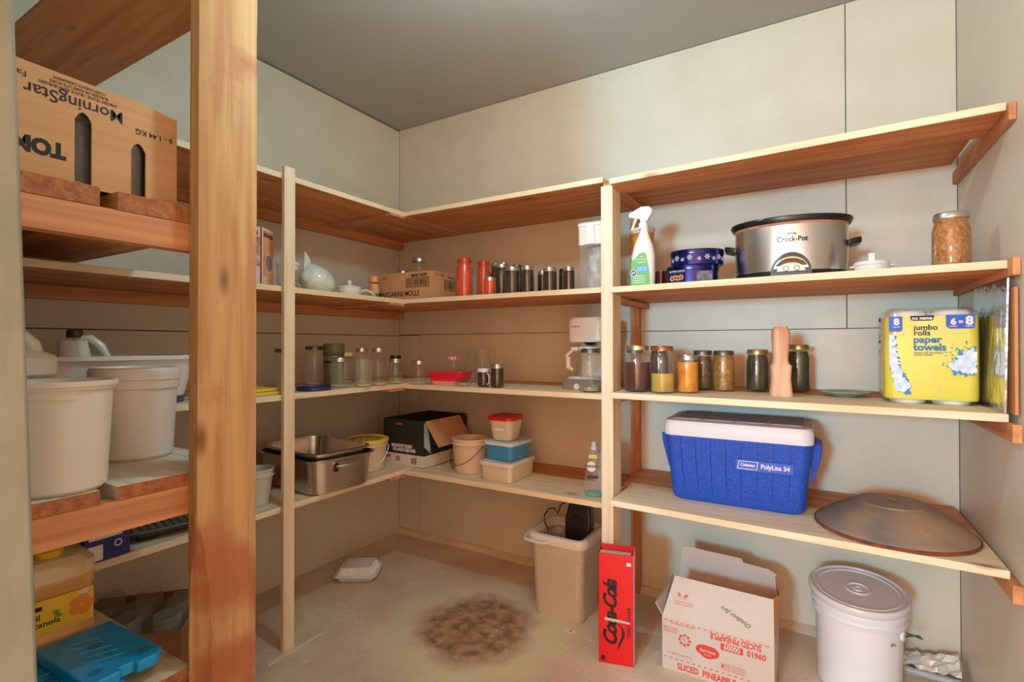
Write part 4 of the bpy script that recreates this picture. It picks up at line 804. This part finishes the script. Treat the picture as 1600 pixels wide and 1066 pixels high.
t2 = tag(obj('power_cord', MB().tube([(-.020, .0, .40), (-.045, -.012, .43), (-.075, -.02, .41), (-.085, -.03, .375), (-.10, -.03, .395), (-.125, -.03, .39), (-.145, -.035, .36), (-.14, -.04, .33), (-.12, -.05, .31)], .0032, 8), BLACK, t), 'black power cord looping over the bin rim', 'cord')
del t2['label'], t2['category']
t = thing('plastic_film', 'tangle of clear plastic film inside the waste bin', 'film', (1.178, -.315, .012), 0)
rnd = random.Random(9); mb = MB()
pts = [(rnd.uniform(-.035, .035), rnd.uniform(-.05, .03), .20+.13*rnd.random()) for k in range(22)]
fl = MB(); n = 9
for i in range(n):
    row = [(-.04+.08*j/n+rnd.uniform(-.006, .006), -.05+.09*i/n+rnd.uniform(-.006, .006), .285+rnd.uniform(-.03, .045)) for j in range(n)]
    if i == 0: vs = []
    vs += row
fl.add(vs, [(i*n+j, i*n+j+1, (i+1)*n+j+1, (i+1)*n+j) for i in range(n-1) for j in range(n-1)])
fl.loft([rr(.06, .06, .02, 0, 4), rr(.08, .08, .03, .28, 4)])
obj('crumpled_film', fl, glass('crinkled_film', haze=.12, rough=.08), t, smooth=False)
# cola carton
t = thing('drink_carton', 'tall red cola can carton standing on end, torn open at the top', 'box', (1.533, -.534, 0), 14); wd, dp, h = .122, .075, .382
CR = M('cola_red', S(222, 20, 22), .4); CDK = M('cola_black', S(44, 20, 20), .4); GREYC = M('grey_card', S(190, 184, 180), .7)
mb = MB().box(-wd/2, wd/2, -dp/2, -dp/2+.002, 0, h).box(-wd/2, wd/2, dp/2-.002, dp/2, 0, h+.004).box(-wd/2, -wd/2+.002, -dp/2, dp/2, 0, h).box(wd/2-.002, wd/2, -dp/2, dp/2, 0, h, 1).box(-wd/2, wd/2, -dp/2, dp/2, 0, .002)
obj('carton_body', mb, [CR, M('cola_side', S(206, 196, 206), .35)], t, smooth=False)
obj('torn_flap', MB().box(-wd/2+.004, wd/2-.012, -dp/2+.001, -dp/2+.032, h-.004, h-.002).box(-wd/2+.012, wd/2-.008, dp/2-.040, dp/2-.004, h-.014, h-.012), GREYC, t, smooth=False)
obj('top_flap', MB().add([(-wd/2, dp/2, h+.004), (wd/2, dp/2, h+.004), (wd/2-.010, dp/2-.035, h-.018), (-wd/2+.010, dp/2-.035, h-.018)], [(0, 1, 2, 3)]).add([(wd/2, -dp/2, h), (wd/2, dp/2, h), (wd/2-.03, dp/2-.02, h-.02), (wd/2-.028, -dp/2+.02, h-.012)], [(0, 1, 2, 3)]), CR, t, smooth=False, solid=.001)
fy = -dp/2-.0003
text(t, 'Coca-Cola', .064, (-.019, fy, .175), CDK, spin=90, shear=.4, sx=.96, bold=1.3, spacing=.84)
text(t, 'ZERO SUGAR', .0175, (.043, fy, .150), CDK, spin=90, bold=.8, sx=.88, spacing=1.15)
obj('swoosh', MB().prism([(.020*math.sin(PI*k/14)-.004*math.sin(2*PI*k/14)+.004, .055+.09*k/14) for k in range(15)]+[(.013*math.sin(PI*k/14)-.004*math.sin(2*PI*k/14)+.001, .055+.09*k/14) for k in range(14, -1, -1)], 0, .0004, T=FACE['-Y']), CDK, t, (.004, fy-.0001, .0), smooth=False)
deco(t, 'white_mark', rect(.036, .050, .345, .356), (0, fy, 0), PAPER); deco(t, 'dark_mark', rect(-.052, -.038, .010, .026), (0, fy, 0), CDK)
deco(t, 'grey_strip', [(-.040, .150), (.045, .146), (.047, .153), (-.005, .158), (-.040, .160)], (0, fy-.0012, 0), GREYC)  # narrow grey strip across the carton front
# pineapple carton
t = thing('cardboard_carton', 'large open pineapple carton with red printing and raised flaps on the floor', 'box', (1.855, -.375, 0), 0); wd, dp, h = .345, .25, .175
PC = M('grey_white_card', S(206, 194, 184), .75, var=S(198, 184, 172), scale=6); PCI = M('orange_kraft', S(196, 116, 56), .85); RP = M('red_print', S(214, 60, 50), .6)
mb = MB(); th = .004
mb.box(-wd/2, wd/2, -dp/2, -dp/2+th, 0, h).box(-wd/2, wd/2, dp/2-th, dp/2, 0, h).box(-wd/2, -wd/2+th, -dp/2+th, dp/2-th, 0, h).box(wd/2-th, wd/2, -dp/2+th, dp/2-th, 0, h).box(-wd/2, wd/2, -dp/2+th, dp/2-th, 0, th)
mb.box(-wd/2+th, wd/2-th, dp/2-th-.002, dp/2-th-.0005, th, h-.001, 1).box(-wd/2+th, -wd/2+th+.002, -dp/2+th, dp/2-th, th, h-.001, 1).box(wd/2-th-.002, wd/2-th, -dp/2+th, dp/2-th, th, h-.001, 1).box(-wd/2+th, wd/2-th, -dp/2+th, -dp/2+th+.001, th, h-.001, 1)
obj('box_body', mb, [PC, PCI], t, smooth=False)
def flap(pts, m=PC, nm='flap', th=.0035):
    a_, b2, c_ = Vector(pts[0]), Vector(pts[1]), Vector(pts[2]); nrm = (b2-a_).cross(c_-a_).normalized()*th
    n_ = len(pts); v = [Vector(p) for p in pts]+[Vector(p)-nrm for p in pts]
    return obj(nm, MB().add(v, [tuple(range(n_)), tuple(range(2*n_-1, n_-1, -1))]+[(k, k+n_, (k+1) % n_+n_, (k+1) % n_) for k in range(n_)]), m, t, smooth=False)
flap([(-wd/2, -dp/2, h), (wd/2, -dp/2, h), (wd/2-.004, -dp/2+.038, h+.125), (-wd/2+.035, -dp/2+.038, h+.132)])
flap([(-wd/2, dp/2, h), (wd/2, dp/2, h), (wd/2-.006, dp/2+.018, h+.115), (.14, dp/2+.020, h+.128), (.055, dp/2+.020, h+.134), (.050, dp/2+.020, h+.148), (-wd/2+.012, dp/2+.020, h+.155)][::-1])
flap([(wd/2, -dp/2+.004, h), (wd/2, dp/2-.004, h), (wd/2-.008, dp/2-.006, h+.120), (wd/2+.012, .02, h+.10), (wd/2-.016, -dp/2+.044, h+.118)], M('orange_card', S(222, 158, 96), .8, var=S(206, 150, 96), scale=10))
flap([(-wd/2, -dp/2+.004, h), (-wd/2-.030, -dp/2+.02, h+.030), (-wd/2-.020, dp/2-.02, h+.05), (-wd/2, dp/2-.004, h)])
py = -dp/2-.0003
text(t, 'SLICED PINEAPPLE', .026, (.06, py, .153), RP, spin=180, sx=.72, bold=1); text(t, 'SLICED  PINEAPPLE', .028, (-.03, py, .018), RP, sx=.78, bold=1)
text(t, '01960', .0255, (.122, py-.0002, .126), RP, spin=0, sx=.85, bold=1); deco(t, 'red_number_band', rect(.016, .083, .116, .137), (0, py, 0), RP); text(t, '60000', .0235, (.050, py-.0006, .1265), PC, sx=.85, bold=1)
for z in (.166, .041):
    deco(t, 'dashed_line', [rect(-wd/2+.006+.0185*k, -wd/2+.016+.0185*k, z-.0012, z+.0012) for k in range(18)], (0, py, 0), RP)
deco(t, 'red_emblem', [circ(-.034, .098, .028, 20, .018), circ(-.014, .096, .026, 20, .019), circ(-.024, .085, .022, 20, .012)], (0, py, 0), RP); text(t, 'Del Monte', .0125, (-.024, py-.0008, .0965), PC, bold=1.2, sx=.9); text(t, 'Quality', .008, (-.024, py-.0008, .0845), PC)
deco(t, 'round_stamp', ringp(-.098, .112, .019, .0014, 18)+ringp(-.098, .112, .014, .001, 9)+[circ(-.098+.017*math.cos(k*PI/4), .112+.017*math.sin(k*PI/4), .004, 8) for k in range(8)], (0, py, 0), RP); text(t, 'PC', .012, (-.098, py-.0006, .112), RP)
for k, zz in enumerate((.143, .136, .129)): text(t, 'PRODUCT OF THAILAND', .0075, (-.145, py, zz), RP, spin=180, sx=.55)
text(t, '24 x 398 mL cans 14 fl oz', .0095, (-.115, py, .058), RP, spin=0, sx=.8); text(t, 'KEEP FROM FREEZING', .008, (-.105, py, .160), RP, spin=180)
deco(t, 'small_emblem', rect(.018, .026, .060, .068), (0, py, 0), RP)
for k in range(3): text(t, 'PACKED FOR EXPORT', .0075, (.055, py, .070-.008*k), RP)
fl_ = math.atan2(.038, .125)
def onflap(u, v): return (u, -dp/2+.0380*(v/.125)-.0008, h+v)
rec = []
for k in range(3):
    a0 = PI/2+k*2*PI/3; rec += [[(.015*math.cos(a0+d_)*f_, .015*math.sin(a0+d_)*f_) for d_, f_ in ((-.75, .7), (-.75, 1.1), (.15, 1.15), (.55, .85), (.15, .6))]]
o = deco(t, 'recycling_mark', rec+ringp(0, 0, .019, .001, 20), onflap(-.108, .082), RP); o.rotation_euler = (-fl_, 0, 0)
for k in range(2): text(t, 'PLEASE RECYCLE THIS CARTON', .0062, onflap(-.105, .055-.007*k), RP, rot=(-fl_, 0, 0), sx=.7)
text(t, 'RECYCLABLE', .0062, onflap(-.105, .108), RP, rot=(-fl_, 0, 0))
o = text(t, 'Outdoor Jars', .020, onflap(.062, .050), INK, rot=(-fl_, 0, 0), spin=156, shear=.5, sx=.9)
# white pail on the floor
t = thing('pail', 'big white plastic pail with grey lid standing on the floor at the right', 'pail', (2.258, -.262, 0), -18); PW = M('pail_white', S(228, 230, 238), .32); PG = M('lid_grey_white', S(212, 216, 222), .35)
obj('pail_body', MB().lathe([(.108, 0), (.114, .004), (.120, .20), (.121, .225), (.129, .229), (.131, .238), (.124, .243), (.124, .252), (.131, .256), (.133, .268), (.128, .276), (.125, .296)], 64), PW, t)
T2 = Matrix.Translation((.0, .0, .303)) @ Matrix.Rotation(math.radians(6), 4, 'X') @ Matrix.Rotation(math.radians(3), 4, 'Y')
obj('lid', MB().lathe([(.137, -.012), (.140, -.004), (.140, .006), (.136, .012), (.131, .012), (.128, .006), (.120, .006), (.118, .010), (.113, .010), (.110, .006), (.036, .006), (.034, .010), (.030, .010), (.028, .006), (.016, .006), (.014, .010), (.009, .010), (.007, .007), (.001, .007)], 72, T=T2), PG, t)
obj('handle_ear', MB().lathe([(.016, 0), (.016, .008), (.010, .010)], 20, T=Matrix.Translation((.119, -.02, .215)) @ Matrix.Rotation(PI/2, 4, 'Y')), PW, t)
obj('bail_handle', MB().tube([(.128, -.02, .215), (.140, .0, .214), (.150, .05, .200), (.150, .10, .170), (.12, .15, .15), (.06, .17, .14)], .0024, 6), TIND, t)
text(t, 'Em', .014, (.108, -.064, .196), INK, rot=(0, 0, 1.03), shear=.3)
# pipe and film behind the pail
t = thing('plastic_sheet', 'crumpled clear plastic sheeting in the right corner behind the pail', 'plastic', (2.46, -.075, 0), 0)
rnd = random.Random(4); vs = []; n = 12
for i in range(n):
    for j in range(n):
        x = -.085+.17*i/(n-1); y = -.045+.09*j/(n-1); vs.append((x, y, .012+.055*max(0, 1-abs(y)/.06)*(.5+.6*i/n)+rnd.uniform(0, .016)))
fl = MB().add(vs, [(i*n+j, (i+1)*n+j, (i+1)*n+j+1, i*n+j+1) for i in range(n-1) for j in range(n-1)])
fl.loft([rr(.17, .09, .02, .001, 4), rr(.16, .08, .02, .012, 4)]); obj('sheet', fl, M('crumpled_clear_sheet', S(206, 206, 196), .15, coat=1, bump=.5, bscale=60), t, smooth=False)
tag(obj('plastic_pipe', MB().tube([(2.30, -.110, .014), (2.545, -.125, .014)], .012, 14), M('grey_pipe', S(170, 178, 180), .35)), 'short grey plastic pipe on the floor in front of the clear sheeting', 'pipe')
# debris on the concrete
chipm = M('pale_paint_chip', S(226, 210, 190), .7)
o = obj('wood_strip', MB().prism([(-.008, -.12), (.012, -.122), (.010, -.02), (.005, .05), (.006, .118), (0, .119), (-.004, .0)], 0, .003), chipm, None, (.498, -1.070, .0), (0, 0, .0), smooth=False); tag(o, 'thin pale wood sliver on the floor at the foot of the slim left post', 'debris')
def chip(lab, x, y, s, rz, cat='debris', nm='paint_chip', m=None, grp='paint flakes on the concrete'):
    rnd = random.Random(int(x*1000)); n = 7; o = obj(nm, MB().prism([(s*rnd.uniform(.5, 1)*math.cos(2*PI*k/n), s*.55*rnd.uniform(.5, 1)*math.sin(2*PI*k/n)) for k in range(n)], 0, .0015), m or chipm, None, (x, y, 0), (0, 0, rz), smooth=False); tag(o, lab, cat, grp)
chip('white paint flake between the slim left post and the stain, lowest in view', .592, -1.105, .022, .3); chip('white paint flake to the left of the slim left post foot', .418, -1.142, .018, .8)
chip('pale paint flake on open floor in front of the foam box', .378, -.772, .020, 1.0); chip('pale paint flake behind the round floor stain toward the back wall', .760, -.412, .012, .2)
chip('pale paint flake left of the pineapple carton', 1.612, -.66, .016, 1.2)
t = thing('paper_tag', 'small white tag lying on the floor in front of the waste bin', 'tag', (1.318, -.462, 0), 12)
obj('tag_body', MB().prism(rect(-.020, .020, -.010, .010), 0, .0012), PAPER, t, smooth=False); obj('tag_mark', MB().prism(rect(-.004, .008, -.003, .003), .0012, .0014), INK, t, smooth=False)
chip('white scrape mark flake between the tag and the cola carton', 1.395, -.475, .026, -.3)

# ================================================================ NEAR LEFT
N2 = 1.4303; N3 = .8183; N4 = .3723
# upside-down printed carton with arched cut-outs
t = thing('cardboard_carton', 'upside down printed carton with arched openings on the upper plank shelf', 'box', (.68, -1.875, N2), 0); dx, dy, h = .19, .207, .213
xf = dx
def arch_cut(y0, y1, z1):   # outline of a slot from the bottom
    ym = (y0+y1)/2; return [(y0, 0), (y0, z1-.018), (y0+.006, z1-.006), (ym, z1), (y1-.006, z1-.006), (y1, z1-.018), (y1, 0)]
s1 = arch_cut(.017, .045, .152); s2 = arch_cut(.115, .143, .122)
yo = dy
outl = [(-dy, 0)]+[(a_, b2) for a_, b2 in s1]+[(a_, b2) for a_, b2 in s2]+[(dy, 0), (dy, h-.012), (.12, h), (.085, h-.001), (-dy, h+.006)]
mb = MB(); k4 = .004
P3 = [(xf, y, z) for y, z in outl]; Q3 = [(xf-k4, y, z) for y, z in outl]; n_ = len(outl)
mb.add(P3+Q3, [tuple(range(n_)), tuple(range(2*n_-1, n_-1, -1))]+[(k, k+n_, (k+1) % n_+n_, (k+1) % n_) for k in range(n_)])
mb.box(-dx, xf-k4, dy-k4, dy, 0, h-.012).box(-dx, xf-k4, -dy, -dy+k4, 0, h).box(-dx, -dx+k4, -dy+k4, dy-k4, 0, h).box(-dx+k4, xf-k4, -dy+k4, dy-k4, h-.016, h-.012)
obj('box_body', mb, KRAFT, t, smooth=False)
text(t, 'MorningStar', .034, (xf+.0004, .020, .166), INK, face='+X', spin=180, bold=.3, sx=.95, name='lettering'); text(t, 'Farms', .016, (xf+.0004, -.075, .190), INK, face='+X', spin=180)
for k, s_ in enumerate(('GARDEN VEGGIE / BLACK BEAN BURGERS', 'BURGERS DE HARICOTS NOIRS', 'COMPONENTS GARNIMENT')): text(t, s_, .0085, (xf+.0004, .025, .186+.0085*k), INK, face='+X', spin=180, sx=.8)
text(t, '6 - 1.44 KG', .0165, (xf+.0004, .160, .148), INK, face='+X', spin=180, bold=.6, sx=.95); text(t, 'TOMATO', .040, (xf+.0004, -.075, .062), INK, face='+X', spin=180, bold=2, sx=.9)
for k, (y, z) in enumerate(((-1.845, 0), (-1.745, 0))):
    jar(('big empty glass jar seen through the left arched opening of the printed carton', 'dark filled jar seen through the right arched opening of the printed carton')[k], (.822, .826)[k], y, N2, .038, .165, TIN, (None, JAM)[k], .8, .82, .78, glassm=(GLASSG, GLASS)[k])
# white pails on the middle plank shelf
WT = M('cloudy_white_plastic', S(216, 210, 198), .38); WT2 = M('bright_white_plastic', S(230, 226, 216), .38)
def bigpail(label, x, y, R0, R1, h, mat, band):
    t = thing('pail', label, 'pail', (x, y, N3), 0)
    pr = [(R0-.008, 0), (R0, .008), (R1, h-band), (R1+.005, h-band+.001), (R1+.006, h-.012), (R1+.009, h-.010), (R1+.009, h), (R1-.001, h), (R1-.004, h-.02), (R0-.004, .010)]
    obj('pail_body', MB().lathe(pr, 64), mat, t); return t
t = bigpail('cloudy white pail nearest the camera on the plank shelf', .818, -1.862, .077, .086, .222, WT, .018)
obj('rim_tab', MB().loft([[(.088*math.cos(a_), .088*math.sin(a_), z) for a_ in [math.radians(-62+5*k) for k in range(13)]]+[(.080*math.cos(a_), .080*math.sin(a_), z) for a_ in [math.radians(-2-5*k) for k in range(13)]] for z in (.188, .205)]), WT, t)
t = bigpail('bright white pail with wide rim band standing behind the cloudy pail', .595, -1.632, .083, .092, .215, WT2, .034)
obj('lid', MB().lathe([(.100, .211), (.1015, .216), (.101, .228), (.097, .234), (.090, .236), (.086, .228), (.01, .228)], 60), WT2, t)
def jug(label, x, y, z, rz, s, capm, ribs):
    t = thing('plastic_jug', label, 'jug', (x, y, z), rz)
    secs = []
    for zz, w_, d_, r in ((0, .088, .060, .018), (.01, .096, .068, .02), (.10, .096, .068, .02), (.125, .092, .064, .02), (.15, .070, .056, .02), (.175, .046, .044, .018), (.190, .034, .034, .0165)):
        secs.append(rr(w_*s, d_*s, r*s, zz*s, 5, cx=-.012*s*(zz/.19)))
    if ribs: secs = [rr((.09-.0017*k+(.004 if k % 2 else 0))*s, (.066+(.004 if k % 2 else 0)-.0012*k)*s, .02*s, (.012*k)*s, 5, cx=-.001*k*s) for k in range(16)]
    obj('jug_body', MB().loft(secs), M('milky_jug', S(226, 222, 214), .3) if 'milky_jug' not in bpy.data.materials else bpy.data.materials['milky_jug'], t)
    obj('handle', MB().tube([(-.006*s, 0, .186*s), (.022*s, 0, .187*s), (.046*s, 0, .165*s), (.062*s, 0, .125*s), (.056*s, 0, .085*s), (.04*s, 0, .07*s)], [.010*s, .011*s, .012*s, .012*s, .011*s, .010*s], 10), bpy.data.materials['milky_jug'], t)
    if capm: obj('cap', MB().lathe([(.0185*s, .188*s), (.0185*s, .208*s), (.016*s, .210*s)], 28, T=Matrix.Translation((-.012*s, 0, 0))), capm, t)
    return t
jug('milky plastic jug with dark cap in the white tub behind the pails', .365, -1.672, L3+.014, 58, 1.0, M('dark_olive_cap', S(50, 46, 30), .4), True)
t = thing('plastic_lid_tub', 'white square container supporting the handled jug behind the cloudy pail', 'tub', (.625, -1.915, N3), 0)
obj('tub_body', MB().loft([rr(.14, .16, .03, 0, 5), rr(.16, .18, .03, .225, 5)]), WT, t)
t = thing('plastic_jug', 'white jug with large looped handle, leftmost on the plank shelf', 'jug', (.660, -1.915, N3+.2255), 0)
MJ = bpy.data.materials['milky_jug']
obj('jug_body', MB().loft([rr(.10, .17, .02, 0, 6), rr(.108, .178, .022, .005, 6), rr(.108, .178, .022, .040, 6), rr(.098, .168, .02, .046, 6), rr(.080, .150, .02, .054, 6, cy=-.006)]), MJ, t)
obj('handle', MB().tube([(.0, .058, .048), (.0, .055, .070), (.0, .035, .092), (.0, .012, .112), (.0, -.012, .130), (.0, -.04, .138), (0, -.07, .128), (0, -.075, .075)], [.018, .015, .0135, .013, .013, .013, .015, .018], 14), MJ, t)
obj('cap', MB().lathe([(.016, .13), (.016, .15), (.014, .152)], 24, T=Matrix.Translation((0, -.072, 0))), WHITE, t)
# canola jug, ice packs
t = thing('oil_jug', 'large amber cooking oil jug with yellow label and cap', 'jug', (.525, -1.812, N4), -3)
AMB = M('amber_oil', S(226, 170, 96), .25, coat=.6); NOZ = M('yellow_cap_plastic', S(240, 200, 40), .35); CAN = M('canola_label_yellow', S(246, 208, 56), .4)
obj('jug_body', MB().loft([rr(.15, .185, .03, .0, 6), rr(.165, .20, .032, .008, 6), rr(.165, .20, .032, .06, 6), rr(.158, .193, .03, .066, 6), rr(.158, .193, .03, .155, 6), rr(.165, .20, .032, .161, 6), rr(.165, .20, .032, .185, 6)]), AMB, t)
obj('jug_shoulder', MB().loft([rr(.165, .20, .032, .185, 6), rr(.162, .197, .034, .215, 6), rr(.14, .17, .034, .232, 6), rr(.09, .10, .03, .240, 6)]), M('amber_clear_top', S(228, 206, 160), .25, coat=.6), t)
obj('cap', MB().lathe([(.028, 0), (.028, .026), (.024, .028)], 32), NOZ, t, (.030, .015, .232), (0, .25, 0))
lb = deco(t, 'label', rect(-.085, .088, .072, .150), (.0830, 0, 0), CAN, face='+X')
sub(text(t, 'canola', .0185, (.0836, .001, .096), INK, face='+X', bold=.6), lb); sub(text(t, 'oil', .0185, (.0836, -.020, .113), INK, face='+X', bold=.6), lb); sub(deco(t, 'brand_tab', rect(-.060, -.008, .128, .138), (.0833, 0, 0), INK, face='+X'), lb)
OF = M('orange_flower', S(240, 150, 50), .4)
fw = deco(t, 'flower_print', [circ(.046+.014*math.cos(q), .113+.014*math.sin(q), .012, 14) for q in (0, 1.3, 2.5, 3.8, 5.1)], (.0833, 0, 0), OF, face='+X'); deco(t, 'leaf_print', [circ(.022-.003*k, .105+.006*k, .007, 10, .003) for k in range(3)], (.0836, 0, 0), M('leaf_green', S(120, 150, 60), .5), face='+X')
deco(t, 'label_badge', circ(.070, .142, .011, 14, .005), (.0834, 0, 0), PAPER, face='+X'); fw.location.y += .018; sub(fw, lb); deco(t, 'tick_mark', [(.076, .140), (.079, .137), (.086, .147), (.079, .140)], (.0838, 0, 0), RED, face='+X')
ICE = M('cyan_ice_pack', S(0, 158, 226), .3)
def icepack(label, x, y, z, rz):
    t = thing('ice_pack', label, 'ice pack', (x, y, z), rz, 'blue freezer blocks')
    ol = [(-.13, -.075), (.105, -.075), (.125, -.055), (.125, -.016), (.112, -.012), (.112, .012), (.125, .016), (.125, .055), (.105, .075), (-.13, .075)]
    obj('pack_body', MB().prism(ol, 0, .026), ICE, t, bevel=.006)
    for px, py_ in ((.085, .045), (.085, -.045), (-.03, .0)): obj('dimple', MB().lathe([(.014, 0), (.012, .0015), (.008, .0022)], 20), M('ice_pack_dimple', S(4, 120, 176), .35) if 'ice_pack_dimple' not in bpy.data.materials else bpy.data.materials['ice_pack_dimple'], t, (px, py_, .026))
    for k in range(5): obj('ridge', MB().tube([(-.08+.03*k, -.03, .0265), (-.06+.03*k, .02, .0265)], .0015, 6), ICE, t)
    return t
icepack('bright blue ice pack, nearer one of the pair on the low plank shelf', .770, -1.850, N4, 6)
icepack('bright blue ice pack, stacked farther and higher of the pair on the low plank shelf', .752, -1.765, N4+.0265, 2)
# carton of mason jars on the floor
t = thing('cardboard_carton', 'open brown carton packed with mason jars under the left shelves', 'box', (.236, -1.470, 0), 47); wd, dp, h = .335, .30, .235
carton(t, wd, dp, h, mat=M('dark_kraft', S(150, 100, 66), .85))
mj = thing
ca, sa = math.cos(math.radians(47)), math.sin(math.radians(47))
HAZEG = glass('hazed_jar_glass', (.93, .93, .88, 1), .16, (.8, .8, .7, 1))  # clear glass with extra haze painted in for its bright reflections
for i in range(3):
    for j in range(3):
        lx = -.112+.112*i; ly = -.094+.094*j; X_ = .236+lx*ca-ly*sa; Y_ = -1.470+lx*sa+ly*ca
        jar('mason jar in the brown carton, %s row, %s' % (('nearest', 'middle', 'farthest')[j], ('left end', 'middle place', 'end by the rough post')[i]), X_, Y_, .0045, .043, .262, None, None, mouth=.84, shoulder=.82, glassm=HAZEG, group='mason jars in the brown carton')
